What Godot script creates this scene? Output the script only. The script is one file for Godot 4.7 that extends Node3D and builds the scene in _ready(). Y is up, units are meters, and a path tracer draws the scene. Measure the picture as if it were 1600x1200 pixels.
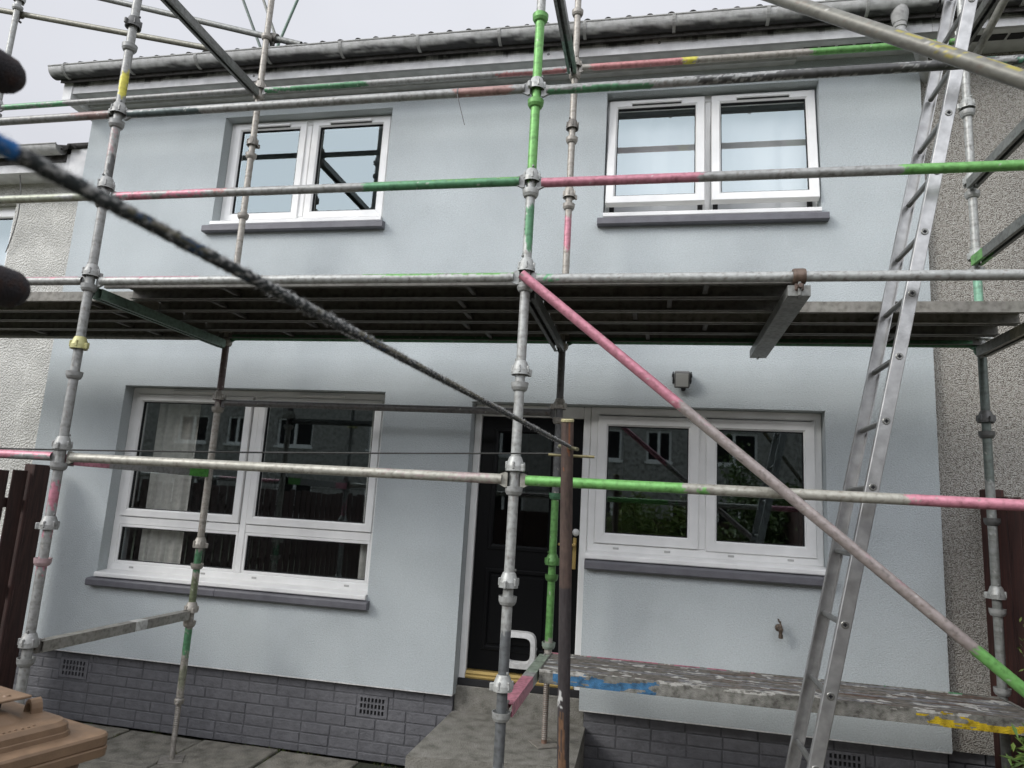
extends Node3D

var M := {}
var nz := FastNoiseLite.new()
var nf := FastNoiseLite.new()
var taken := {}

const SKYBACK := 2.0

func _ready() -> void:
	# camera, sky, sun, exposure
	var cam := Camera3D.new()
	cam.name = "camera"
	add_child(cam)
	cam.position = Vector3(0, 1.80, 4.95)
	cam.rotation_degrees = Vector3(9.994, 11.807, 3.344)
	cam.fov = 57.49
	cam.near = 0.05
	cam.far = 900.0
	var ca := CameraAttributesPhysical.new()
	ca.frustum_focal_length = 21.87
	ca.frustum_focus_distance = 3.9
	ca.exposure_aperture = 4.6
	ca.frustum_near = 0.05
	ca.frustum_far = 900.0
	cam.attributes = ca
	cam.fov = 57.49
	cam.current = true
	var we := WorldEnvironment.new()
	we.name = "world_environment"
	var env := Environment.new()
	env.background_mode = Environment.BG_SKY
	env.sky = Sky.new()
	var pm := PanoramaSkyMaterial.new()
	pm.panorama = sky_image()
	env.sky.sky_material = pm
	env.tonemap_mode = Environment.TONE_MAPPER_LINEAR
	env.tonemap_exposure = 1.1
	env.sdfgi_enabled = true
	env.ssao_enabled = true
	env.ssil_enabled = true
	we.environment = env
	add_child(we)
	var sun := DirectionalLight3D.new()
	sun.name = "overcast_sun"
	sun.light_energy = 0.5
	sun.light_color = Color(1.0, 0.985, 0.96)
	sun.light_angular_distance = 18.0
	sun.shadow_enabled = true
	add_child(sun)
	sun.look_at_from_position(Vector3(-7.2, 5.9, 5.8), Vector3.ZERO)
	nz.seed = 4
	nz.noise_type = FastNoiseLite.TYPE_SIMPLEX_SMOOTH
	nz.frequency = 0.11
	nz.fractal_octaves = 2
	materials()
	build_ground()
	build_house()
	build_neighbours()
	build_opposite()
	build_fences()
	build_scaffold()
	build_trestle()
	build_ladder()
	build_yard()

# ---------------------------------------------------------------- naming and grouping
func numbered(called: String) -> String:
	if not taken.has(called):
		taken[called] = 0
		return called
	taken[called] += 1
	return "%s_%03d" % [called, taken[called]]

func thing(called: String, label: String, category: String, at := Vector3.ZERO, group := "") -> Node3D:
	var o := Node3D.new()
	o.name = numbered(called)
	add_child(o)
	o.position = at
	tag(o, label, category, group)
	return o

func tag(o: Node, label: String, category: String, group := "") -> void:
	o.set_meta("label", label)
	o.set_meta("category", category)
	if group != "":
		o.set_meta("group", group)

func obj(called: String, s: SurfaceTool, m: Material, parent: Node3D = null, at := Vector3.ZERO) -> MeshInstance3D:
	var o := MeshInstance3D.new()
	o.mesh = s.commit()
	o.material_override = null
	if o.mesh.get_surface_count() > 0:
		o.mesh.surface_set_material(0, m)
	if parent == null:
		o.name = numbered(called)
		add_child(o, true)
	else:
		o.name = called
		parent.add_child(o, true)
		var base := called
		var k := 1
		if parent.has_meta("n_" + called):
			k = int(parent.get_meta("n_" + called)) + 1
			o.name = "%s_%03d" % [base, k - 1]
		parent.set_meta("n_" + called, k)
	o.position = at
	return o

func again(mesh: Mesh, called: String, parent: Node3D, at: Transform3D) -> MeshInstance3D:
	var o := MeshInstance3D.new()
	o.mesh = mesh
	var k := 1
	o.name = called
	if parent.has_meta("n_" + called):
		k = int(parent.get_meta("n_" + called)) + 1
		o.name = "%s_%03d" % [called, k - 1]
	parent.set_meta("n_" + called, k)
	parent.add_child(o, true)
	o.transform = at
	return o

func structure(called: String, s: SurfaceTool, m: Material) -> MeshInstance3D:
	var o := obj(called, s, m)
	o.set_meta("kind", "structure")
	return o

# ---------------------------------------------------------------- shapes
func begin() -> SurfaceTool:
	var s := SurfaceTool.new()
	s.begin(Mesh.PRIMITIVE_TRIANGLES)
	return s

func tri(s: SurfaceTool, a: Vector3, b: Vector3, c: Vector3, col := Color.WHITE) -> void:
	var n := (b - a).cross(c - a).normalized()
	s.set_color(col)
	s.set_normal(n)
	s.add_vertex(a)
	s.add_vertex(c)
	s.add_vertex(b)

# corners run counterclockwise as seen from outside
func quad(s: SurfaceTool, a: Vector3, b: Vector3, c: Vector3, d: Vector3, col := Color.WHITE) -> void:
	var n := (c - a).cross(d - b).normalized()
	s.set_color(col)
	s.set_normal(n)
	for p in [a, c, b, a, d, c]:
		s.add_vertex(p)

func box(s: SurfaceTool, lo: Vector3, hi: Vector3, bev := 0.0, t := Transform3D.IDENTITY, col := Color.WHITE) -> void:
	var c := (lo + hi) * 0.5
	var h := (hi - lo) * 0.5
	var b := minf(bev, minf(h.x, minf(h.y, h.z)) * 0.9)
	var i := Vector3(h.x - b, h.y - b, h.z - b)
	for ax in 3:
		for sg in [-1.0, 1.0]:
			var n := Vector3.ZERO
			n[ax] = sg
			var u := Vector3.ZERO
			u[(ax + 1) % 3] = 1.0
			var v := Vector3.ZERO
			v[(ax + 2) % 3] = sg
			var cc: Vector3 = n * h[ax]
			var uu: Vector3 = u * i[(ax + 1) % 3]
			var vv: Vector3 = v * i[(ax + 2) % 3]
			quad(s, t * (c + cc - uu - vv), t * (c + cc + uu - vv), t * (c + cc + uu + vv), t * (c + cc - uu + vv), col)
	if b <= 0.0:
		return
	for ax in 3:
		var p := (ax + 1) % 3
		var q := (ax + 2) % 3
		for sp in [-1.0, 1.0]:
			for sq in [-1.0, 1.0]:
				var a0 := Vector3.ZERO
				a0[ax] = -i[ax]
				a0[p] = sp * h[p]
				a0[q] = sq * i[q]
				var b0 := a0
				b0[p] = sp * i[p]
				b0[q] = sq * h[q]
				var a1 := a0
				a1[ax] = i[ax]
				var b1 := b0
				b1[ax] = i[ax]
				if sp * sq > 0:
					quad(s, t * (c + a0), t * (c + b0), t * (c + b1), t * (c + a1), col)
				else:
					quad(s, t * (c + b0), t * (c + a0), t * (c + a1), t * (c + b1), col)
	for sx in [-1.0, 1.0]:
		for sy in [-1.0, 1.0]:
			for sz in [-1.0, 1.0]:
				var a := c + Vector3(sx * h.x, sy * i.y, sz * i.z)
				var bb := c + Vector3(sx * i.x, sy * h.y, sz * i.z)
				var d := c + Vector3(sx * i.x, sy * i.y, sz * h.z)
				if sx * sy * sz > 0:
					tri(s, t * a, t * bb, t * d, col)
				else:
					tri(s, t * a, t * d, t * bb, col)

func frame_of(dir: Vector3) -> Basis:
	var y := dir.normalized()
	var x := y.cross(Vector3(0, 0, 1) if absf(y.z) < 0.9 else Vector3(1, 0, 0)).normalized()
	return Basis(x, y, x.cross(y))

# a round tube from a to b; paint(t metres, height -1..1 over the section) gives its colour
func tube(s: SurfaceTool, a: Vector3, b: Vector3, r: float, paint: Callable, sides := 14, step := 0.02, open := true) -> void:
	var length := a.distance_to(b)
	var f := frame_of(b - a)
	var rings := maxi(1, int(length / step))
	var prev: Array = []
	var prevc: Array = []
	var nrm: Array = []
	for k in sides + 1:
		var an := TAU * k / sides
		nrm.append(f.x * cos(an) + f.z * sin(an))
	for i in rings + 1:
		var t := length * i / rings
		var row: Array = []
		var cols: Array = []
		for k in sides + 1:
			row.append(a + f.y * t + nrm[k] * r)
			cols.append(paint.call(t, nrm[k]) if k < sides else cols[0])
		if i > 0:
			for k in sides:
				var vs := [prev[k], prev[k + 1], row[k + 1], prev[k], row[k + 1], row[k]]
				var cs := [prevc[k], prevc[k + 1], cols[k + 1], prevc[k], cols[k + 1], cols[k]]
				var ns := [nrm[k], nrm[k + 1], nrm[k + 1], nrm[k], nrm[k + 1], nrm[k]]
				for j in 6:
					s.set_color(cs[j])
					s.set_normal(ns[j])
					s.add_vertex(vs[j])
		prev = row
		prevc = cols
	for e in [[a, -1.0], [b, 1.0]]:
		var ri := r * 0.84 if open else 0.0
		for k in sides:
			var o0: Vector3 = e[0] + nrm[k] * r
			var o1: Vector3 = e[0] + nrm[k + 1] * r
			var i0: Vector3 = e[0] + nrm[k] * ri
			var i1: Vector3 = e[0] + nrm[k + 1] * ri
			var col: Color = prevc[k]
			if e[1] > 0:
				quad(s, o1, o0, i0, i1, col)
			else:
				quad(s, o0, o1, i1, i0, col)
			if open:
				var dn: Vector3 = f.y * (-e[1] * 0.06)
				quad(s, i0, i1, i1 + dn, i0 + dn, col * 0.8)

# profile of [radius, height] turned round the line from a along dir
func lathe(s: SurfaceTool, a: Vector3, dir: Vector3, profile: Array, sides := 18, col := Color.WHITE) -> void:
	var f := frame_of(dir)
	for j in profile.size() - 1:
		var p: Array = profile[j]
		var q: Array = profile[j + 1]
		var slope := Vector2(q[1] - p[1], p[0] - q[0]).normalized()
		for k in sides:
			var vs := []
			var ns := []
			for e in [[k, p], [k + 1, p], [k + 1, q], [k, q]]:
				var an: float = TAU * e[0] / sides
				var rad: Vector3 = f.x * cos(an) + f.z * sin(an)
				vs.append(a + f.y * e[1][1] + rad * e[1][0])
				ns.append(rad * slope.x + f.y * slope.y)
			for i in [0, 1, 2, 0, 2, 3]:
				s.set_color(col)
				s.set_normal(ns[i])
				s.add_vertex(vs[i])

# polygon (counterclockwise in the plane of x and y of t) pushed along t's z by length
func prism(s: SurfaceTool, poly: PackedVector2Array, t: Transform3D, length: float, col := Color.WHITE) -> void:
	var pts := poly
	if Geometry2D.is_polygon_clockwise(pts):
		pts = poly.duplicate()
		pts.reverse()
	var n := pts.size()
	for k in n:
		var a := pts[k]
		var b := pts[(k + 1) % n]
		quad(s, t * Vector3(a.x, a.y, 0), t * Vector3(a.x, a.y, -length), t * Vector3(b.x, b.y, -length), t * Vector3(b.x, b.y, 0), col)
	var ix := Geometry2D.triangulate_polygon(pts)
	for k in range(0, ix.size(), 3):
		var p: Array = [pts[ix[k]], pts[ix[k + 1]], pts[ix[k + 2]]]
		if (p[1] - p[0]).cross(p[2] - p[0]) < 0:
			p = [p[0], p[2], p[1]]
		tri(s, t * Vector3(p[0].x, p[0].y, 0), t * Vector3(p[1].x, p[1].y, 0), t * Vector3(p[2].x, p[2].y, 0), col)
		tri(s, t * Vector3(p[0].x, p[0].y, -length), t * Vector3(p[2].x, p[2].y, -length), t * Vector3(p[1].x, p[1].y, -length), col)

# a wall sheet with thickness whose openings have reveals; cells of a grid, holes are Rect2 in x and y
func pierced(s: SurfaceTool, x0: float, x1: float, y0: float, y1: float, zf: float, zb: float, holes: Array) -> void:
	var xs := [x0, x1]
	var ys := [y0, y1]
	for h in holes:
		xs.append_array([h.position.x, h.end.x])
		ys.append_array([h.position.y, h.end.y])
	xs = xs.filter(func(v): return v >= x0 - 1e-5 and v <= x1 + 1e-5)
	ys = ys.filter(func(v): return v >= y0 - 1e-5 and v <= y1 + 1e-5)
	xs.sort()
	ys.sort()
	var ux := [xs[0]]
	for v in xs:
		if v - ux[-1] > 1e-4:
			ux.append(v)
	var uy := [ys[0]]
	for v in ys:
		if v - uy[-1] > 1e-4:
			uy.append(v)
	var solid := func(i: int, j: int) -> bool:
		if i < 0 or j < 0 or i >= ux.size() - 1 or j >= uy.size() - 1:
			return false
		var c := Vector2((ux[i] + ux[i + 1]) * 0.5, (uy[j] + uy[j + 1]) * 0.5)
		for h in holes:
			if h.has_point(c):
				return false
		return true
	for i in ux.size() - 1:
		for j in uy.size() - 1:
			if not solid.call(i, j):
				continue
			var a: float = ux[i]
			var b: float = ux[i + 1]
			var c: float = uy[j]
			var d: float = uy[j + 1]
			quad(s, Vector3(a, c, zf), Vector3(b, c, zf), Vector3(b, d, zf), Vector3(a, d, zf))
			quad(s, Vector3(b, c, zb), Vector3(a, c, zb), Vector3(a, d, zb), Vector3(b, d, zb))
			if not solid.call(i - 1, j):
				quad(s, Vector3(a, c, zb), Vector3(a, c, zf), Vector3(a, d, zf), Vector3(a, d, zb))
			if not solid.call(i + 1, j):
				quad(s, Vector3(b, c, zf), Vector3(b, c, zb), Vector3(b, d, zb), Vector3(b, d, zf))
			if not solid.call(i, j - 1):
				quad(s, Vector3(a, c, zb), Vector3(b, c, zb), Vector3(b, c, zf), Vector3(a, c, zf))
			if not solid.call(i, j + 1):
				quad(s, Vector3(a, d, zf), Vector3(b, d, zf), Vector3(b, d, zb), Vector3(a, d, zb))

# a rectangular frame of four mitred lengths with a sloped inner edge
func mitred(s: SurfaceTool, x0: float, x1: float, y0: float, y1: float, w: float, zb: float, zf: float, slope := 0.012) -> void:
	var o := [Vector2(x0, y0), Vector2(x1, y0), Vector2(x1, y1), Vector2(x0, y1)]
	var i := [Vector2(x0 + w, y0 + w), Vector2(x1 - w, y0 + w), Vector2(x1 - w, y1 - w), Vector2(x0 + w, y1 - w)]
	var e := 0.004
	for k in 4:
		var g: Vector2 = (o[(k + 1) % 4] - o[k]).normalized() * 0.0006
		var inn: Vector2 = Vector2(-g.y, g.x).normalized()
		var a: Vector2 = o[k] + g
		var b: Vector2 = o[(k + 1) % 4] - g
		var c: Vector2 = i[(k + 1) % 4] - g
		var d: Vector2 = i[k] + g
		var u: Vector2 = g.normalized()
		var a2: Vector2 = a + inn * e + u * e
		var b2: Vector2 = b + inn * e - u * e
		var c1: Vector2 = c - inn * slope + u * slope
		var d1: Vector2 = d - inn * slope - u * slope
		var v := func(p: Vector2, z: float) -> Vector3: return Vector3(p.x, p.y, z)
		quad(s, v.call(a2, zf), v.call(b2, zf), v.call(c1, zf), v.call(d1, zf))
		quad(s, v.call(a, zf - e), v.call(b, zf - e), v.call(b2, zf), v.call(a2, zf))
		quad(s, v.call(d1, zf), v.call(c1, zf), v.call(c, zf - slope), v.call(d, zf - slope))
		quad(s, v.call(d, zf - slope), v.call(c, zf - slope), v.call(c, zb), v.call(d, zb))
		quad(s, v.call(a, zb), v.call(b, zb), v.call(b, zf - e), v.call(a, zf - e))
		quad(s, v.call(b, zb), v.call(a, zb), v.call(d, zb), v.call(c, zb))
		quad(s, v.call(a, zb), v.call(a, zf - e), v.call(d, zf - slope), v.call(d, zb))
		quad(s, v.call(b, zf - e), v.call(b, zb), v.call(c, zb), v.call(c, zf - slope))

# ---------------------------------------------------------------- materials
func noise_image(seed_: int, size: int, freq: float, kind: int, oct: int, ramp: Gradient, bump := 0.0) -> ImageTexture:
	var n := FastNoiseLite.new()
	n.seed = seed_
	n.noise_type = kind
	n.frequency = freq
	n.fractal_octaves = oct
	if kind == FastNoiseLite.TYPE_CELLULAR:
		n.cellular_return_type = FastNoiseLite.RETURN_DISTANCE
		n.fractal_type = FastNoiseLite.FRACTAL_NONE
	var im := n.get_seamless_image(size, size, false, false, 0.15, true)
	if bump > 0.0:
		im.convert(Image.FORMAT_RGBA8)
		im.bump_map_to_normal_map(bump)
		return ImageTexture.create_from_image(im)
	if ramp == null:
		return ImageTexture.create_from_image(im)
	var out := Image.create(size, size, false, Image.FORMAT_RGB8)
	for y in size:
		for x in size:
			out.set_pixel(x, y, ramp.sample(im.get_pixel(x, y).r))
	return ImageTexture.create_from_image(out)

func grad(stops: Array) -> Gradient:
	var g := Gradient.new()
	g.offsets = PackedFloat32Array(stops.map(func(p): return p[0]))
	g.colors = PackedColorArray(stops.map(func(p): return p[1]))
	return g

func lin(r: float, g: float, b: float) -> Color:
	return Color(r, g, b).linear_to_srgb()

func mat(albedo: Color, rough := 0.8, tex: Texture2D = null, scale := 1.0, height: Texture2D = null, relief := 0.0, world := true) -> StandardMaterial3D:
	var m := StandardMaterial3D.new()
	m.albedo_color = albedo
	m.roughness = rough
	m.uv1_triplanar = true
	m.uv1_world_triplanar = world
	m.uv1_scale = Vector3.ONE * scale
	if tex:
		m.albedo_texture = tex
	if height:
		m.heightmap_enabled = true
		m.heightmap_texture = height
		m.heightmap_scale = relief
	m.vertex_color_use_as_albedo = true
	return m

func detail(m: StandardMaterial3D, tex: Texture2D) -> void:
	m.detail_enabled = true
	m.detail_albedo = tex
	m.detail_blend_mode = BaseMaterial3D.BLEND_MODE_MUL
	m.detail_uv_layer = BaseMaterial3D.DETAIL_UV_2
	m.uv2_triplanar = true
	m.uv2_world_triplanar = true

func materials() -> void:
	var simplex := FastNoiseLite.TYPE_SIMPLEX_SMOOTH
	var cell := FastNoiseLite.TYPE_CELLULAR
	var grey := func(a: float, b: float) -> Gradient: return grad([[0.0, Color(a, a, a)], [1.0, Color(b, b, b)]])
	var mottle := noise_image(3, 512, 0.012, simplex, 5, grey.call(0.84, 1.0))
	var cloudy := noise_image(11, 512, 0.006, simplex, 4, grad([[0.0, Color(0.91, 0.91, 0.912)], [0.5, Color(0.965, 0.966, 0.966)], [1.0, Color(1, 1, 1)]]))
	var streaky := noise_image(9, 512, 0.02, simplex, 5, grad([[0.0, Color(0.5, 0.49, 0.47)], [0.4, Color(0.8, 0.8, 0.79)], [1.0, Color(1, 1, 1)]]))
	var fine := noise_image(5, 512, 0.11, simplex, 3, null)
	var soft := noise_image(6, 512, 0.03, simplex, 4, null)
	var cells := noise_image(7, 512, 0.05, cell, 1, null)
	# smooth sand render, grey blue paint
	M.render = mat(lin(0.555, 0.602, 0.610), 0.9, noise_image(15, 1024, 0.055, simplex, 4, grey.call(0.90, 1.0)), 1.3, noise_image(16, 1024, 0.06, simplex, 3, null), 0.28)
	M.render.uv2_scale = Vector3.ONE * 0.31
	detail(M.render, cloudy)
	M.plinth = mat(lin(0.142, 0.142, 0.152), 0.62, mottle, 1.6, soft, 0.35)
	M.plinth_joint = mat(lin(0.108, 0.108, 0.116), 0.8, mottle, 2.0, fine, 0.3)
	M.sill = mat(lin(0.150, 0.149, 0.166), 0.5, mottle, 1.2, fine, 0.08)
	M.upvc = mat(lin(0.86, 0.86, 0.84), 0.28, noise_image(21, 256, 0.01, simplex, 4, grey.call(0.93, 1.0)), 1.3)
	M.gasket = mat(lin(0.012, 0.012, 0.013), 0.7)
	M.vent_grey = mat(lin(0.42, 0.42, 0.40), 0.5)
	# roughcast and pebbledash
	M.harl = mat(lin(0.78, 0.78, 0.755), 0.92, noise_image(31, 512, 0.05, simplex, 4, grad([[0.0, Color(0.80, 0.785, 0.75)], [0.4, Color(0.94, 0.935, 0.915)], [1.0, Color(1, 1, 1)]])), 2.4, noise_image(32, 512, 0.035, simplex, 3, null), 1.5)
	M.harl.uv2_scale = Vector3.ONE * 0.4
	detail(M.harl, mottle)
	M.pebble = mat(lin(0.60, 0.61, 0.60), 0.9, noise_image(33, 512, 0.085, cell, 1, grad([[0.0, Color(1, 0.99, 0.97)], [0.35, Color(0.88, 0.86, 0.83)], [0.7, Color(0.66, 0.63, 0.60)], [1.0, Color(0.58, 0.57, 0.55)]])), 2.7, noise_image(33, 512, 0.085, cell, 1, grad([[0.0, Color.WHITE], [1.0, Color.BLACK]])), 0.8)
	M.pebble.uv2_scale = Vector3.ONE * 1.7
	detail(M.pebble, noise_image(34, 512, 0.035, simplex, 4, grad([[0.0, Color(0.74, 0.72, 0.70)], [0.45, Color(0.90, 0.895, 0.885)], [1.0, Color(1, 1, 1)]])))
	M.grey_harl = mat(lin(0.44, 0.43, 0.41), 0.92, streaky, 0.5, soft, 1.5)
	# metal
	var worn := noise_image(41, 512, 0.03, simplex, 5, grad([[0.0, Color(0.66, 0.655, 0.64)], [0.32, Color(0.86, 0.855, 0.845)], [0.6, Color(0.95, 0.95, 0.945)], [1.0, Color(1, 1, 1)]]))
	M.galv = mat(Color.WHITE, 0.46, worn, 1.9, soft, 0.06, false)
	M.galv.metallic = 0.25
	M.galv.metallic_specular = 0.5
	M.boardsteel = mat(Color.WHITE, 0.68, worn, 1.3, soft, 0.1, true)
	M.alu = mat(lin(0.47, 0.47, 0.46), 0.36, noise_image(43, 512, 0.02, simplex, 5, grey.call(0.80, 1.0)), 1.1, fine, 0.03, false)
	M.alu.metallic = 0.75
	M.rust = mat(lin(0.105, 0.062, 0.05), 0.85, noise_image(44, 512, 0.035, simplex, 5, grad([[0.0, Color(0.42, 0.36, 0.36)], [0.5, Color(0.8, 0.72, 0.7)], [0.72, Color(1, 0.85, 0.75)], [1.0, Color(1, 0.72, 0.45)]])), 2.5, fine, 0.25)
	M.post = mat(Color.WHITE, 0.85, mottle, 6.0, fine, 0.12, false)
	M.dark_rust = mat(lin(0.022, 0.017, 0.02), 0.75, noise_image(45, 256, 0.03, simplex, 5, grad([[0.0, Color(0.35, 0.3, 0.4)], [0.55, Color(0.7, 0.65, 0.7)], [0.8, Color(1, 0.6, 0.3)], [1.0, Color(1, 0.55, 0.2)]])), 5.0, fine, 0.2)
	M.brass = mat(lin(0.50, 0.36, 0.13), 0.35)
	M.brass.metallic = 0.6
	M.dullbrass = mat(lin(0.13, 0.10, 0.075), 0.5, mottle, 6.0)
	M.dullbrass.metallic = 0.5
	M.black_gloss = mat(lin(0.0045, 0.0047, 0.0052), 0.3)
	M.black_gloss.metallic_specular = 0.3
	M.black_plastic = mat(lin(0.012, 0.012, 0.013), 0.55)
	M.asbestos = mat(Color.WHITE, 0.85, noise_image(47, 512, 0.022, simplex, 5, grad([[0.0, Color(0.66, 0.655, 0.65)], [0.35, Color(0.86, 0.86, 0.85)], [1.0, Color(1, 1, 1)]])), 1.1, fine, 0.2)
	M.fascia = mat(lin(0.78, 0.78, 0.775), 0.7, mottle, 0.8, fine, 0.05)
	M.soffit = mat(lin(0.62, 0.63, 0.62), 0.75, mottle, 1.0)
	M.tile = mat(lin(0.075, 0.07, 0.066), 0.85, streaky, 1.5, fine, 0.4)
	# ground and masonry
	M.slab = mat(lin(0.31, 0.298, 0.272), 0.9, noise_image(51, 512, 0.015, simplex, 5, grad([[0.0, Color(0.68, 0.67, 0.64)], [0.4, Color(0.86, 0.855, 0.84)], [0.65, Color(0.95, 0.94, 0.92)], [1.0, Color(1, 1, 1)]])), 0.9, fine, 0.4)
	M.slab.uv2_scale = Vector3.ONE * 3.1
	detail(M.slab, noise_image(52, 512, 0.06, simplex, 3, grad([[0.0, Color(0.62, 0.62, 0.6)], [0.5, Color(0.92, 0.92, 0.9)], [1.0, Color(1, 1, 1)]])))
	M.joint = mat(lin(0.045, 0.05, 0.03), 0.95, mottle, 5.0, soft, 0.8)
	M.concrete = mat(lin(0.30, 0.288, 0.265), 0.88, noise_image(53, 512, 0.013, simplex, 5, grad([[0.0, Color(0.68, 0.68, 0.66)], [0.45, Color(0.88, 0.88, 0.86)], [1.0, Color(1, 1, 1)]])), 1.2, fine, 0.35)
	M.concrete.uv2_scale = Vector3.ONE * 4.0
	detail(M.concrete, noise_image(54, 512, 0.05, simplex, 4, grad([[0.0, Color(0.6, 0.6, 0.58)], [0.4, Color(0.93, 0.93, 0.92)], [1.0, Color(1, 1, 1)]])))
	M.earth = mat(lin(0.10, 0.105, 0.06), 0.95, mottle, 0.3, soft, 1.5)
	# timber
	var grain := FastNoiseLite.new()
	grain.seed = 61
	grain.frequency = 0.02
	var gi := Image.create(256, 256, false, Image.FORMAT_RGB8)
	for y in 256:
		for x in 256:
			var v := 0.72 + 0.28 * grain.get_noise_2d(x * 4.0, y * 0.25) + 0.1 * grain.get_noise_2d(x * 14.0, y * 0.8 + 400.0)
			gi.set_pixel(x, y, Color(v, v, v))
	var gt := ImageTexture.create_from_image(gi)
	M.fence_brown = mat(lin(0.082, 0.035, 0.027), 0.75, gt, 2.0, gt, 0.15)
	M.fence_red = mat(lin(0.085, 0.024, 0.017), 0.72, gt, 2.0, gt, 0.15)
	M.ply = mat(Color.WHITE, 0.85, streaky, 2.0, fine, 0.3)
	M.plastic = mat(lin(0.235, 0.153, 0.093), 0.5, noise_image(63, 512, 0.012, simplex, 5, grey.call(0.82, 1.0)), 2.5, fine, 0.04)
	M.rope = mat(Color.WHITE, 0.95)
	M.twine = mat(lin(0.05, 0.05, 0.048), 0.95)
	M.curtain = mat(lin(0.66, 0.66, 0.60), 0.95, mottle, 3.0)
	M.net = mat(lin(0.52, 0.53, 0.53), 0.95)
	M.net.backlight_enabled = true
	M.net.backlight = Color(0.4, 0.4, 0.4)
	M.room = mat(lin(0.10, 0.10, 0.095), 0.95)
	M.leaf = mat(Color.WHITE, 0.55)
	M.leaf.backlight_enabled = true
	M.leaf.backlight = Color(0.25, 0.3, 0.1)
	M.bark = mat(lin(0.07, 0.05, 0.035), 0.95, streaky, 4.0)
	M.white_plastic = mat(lin(0.72, 0.72, 0.70), 0.35, mottle, 4.0)
	M.lamp_grey = mat(lin(0.16, 0.16, 0.155), 0.5, mottle, 5.0)
	M.red_cloth = mat(lin(0.2, 0.01, 0.015), 0.9)
	# coated panes: part mirror, part clear
	var dot := Image.create(4, 4, false, Image.FORMAT_RGBA8)
	dot.fill(Color.WHITE)
	var g := StandardMaterial3D.new()
	g.albedo_color = Color(0.84, 0.90, 0.91, 0.25)
	g.albedo_texture = ImageTexture.create_from_image(dot)
	g.metallic = 1.0
	g.roughness = 0.015
	g.transparency = BaseMaterial3D.TRANSPARENCY_ALPHA
	M.glass = g
	var gd: StandardMaterial3D = g.duplicate()
	gd.albedo_color = Color(0.8, 0.85, 0.86, 0.16)
	M.door_glass = gd

# ---------------------------------------------------------------- paint on tubes
# bands: [from, to, colour, share of the surface it still covers, side (Vector3 or ZERO)]
func painter(base: Color, bands: Array, seed_: int, grime := 0.35) -> Callable:
	return func(t: float, n: Vector3) -> Color:
		var o := seed_ * 17.3
		var q := Vector3(t * 9.0 + o, n.x * 1.1 + n.z * 1.3, n.y * 1.2 - n.z * 0.7)
		var w := nz.get_noise_3dv(q * 9.0)
		var v := nz.get_noise_3dv(q * 2.2 + Vector3(90, 0, 0))
		var f := nz.get_noise_3dv(Vector3(q.x * 34.0, q.y * 14.0, q.z * 14.0 + 200.0))
		var c := base * (1.0 + 0.14 * v + 0.10 * w + 0.10 * f)
		if w + 0.5 * f > 0.78 - grime * 0.5:
			c = c.lerp(Color(0.10, 0.095, 0.085), 0.5)
		if f - 0.4 * w > 0.62:
			c = c.lerp(Color(0.16, 0.10, 0.07), 0.45)
		for b in bands:
			var e: float = minf(t - b[0], b[1] - t) + 0.035 * w + 0.02 * f
			if e < 0.0:
				continue
			var cover: float = b[3]
			if b[4] != Vector3.ZERO:
				cover -= 0.9 * (1.0 - maxf(0.0, n.dot(b[4])) * 1.2)
			if e < 0.05:
				cover -= 0.25
			if 0.5 + 0.55 * v + 0.36 * w + 0.30 * f < cover:
				c = b[2] * (1.0 + 0.09 * v + 0.10 * w + 0.07 * f)
		if nz.get_noise_3dv(Vector3(q.x * 26.0, q.y * 12.0, q.z * 12.0 + 300.0)) > 0.68:
			c = c.lerp(Color(0.58, 0.57, 0.53), 0.7)
		c.a = 1.0
		return c

const GALV := Color(0.34, 0.345, 0.335)
const PALE := Color(0.42, 0.43, 0.415)
const BEIGE := Color(0.40, 0.375, 0.335)
const CREAM := Color(0.43, 0.42, 0.365)
const DARK := Color(0.115, 0.115, 0.112)
const GREEN := Color(0.165, 0.40, 0.115)
const DGREEN := Color(0.085, 0.22, 0.115)
const MINT := Color(0.22, 0.42, 0.30)
const PINK := Color(0.56, 0.235, 0.295)
const DPINK := Color(0.42, 0.19, 0.19)
const YELLOW := Color(0.58, 0.53, 0.08)
const BRUST := Color(0.16, 0.10, 0.075)
const NO := Vector3.ZERO
const R := 0.0242

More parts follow.
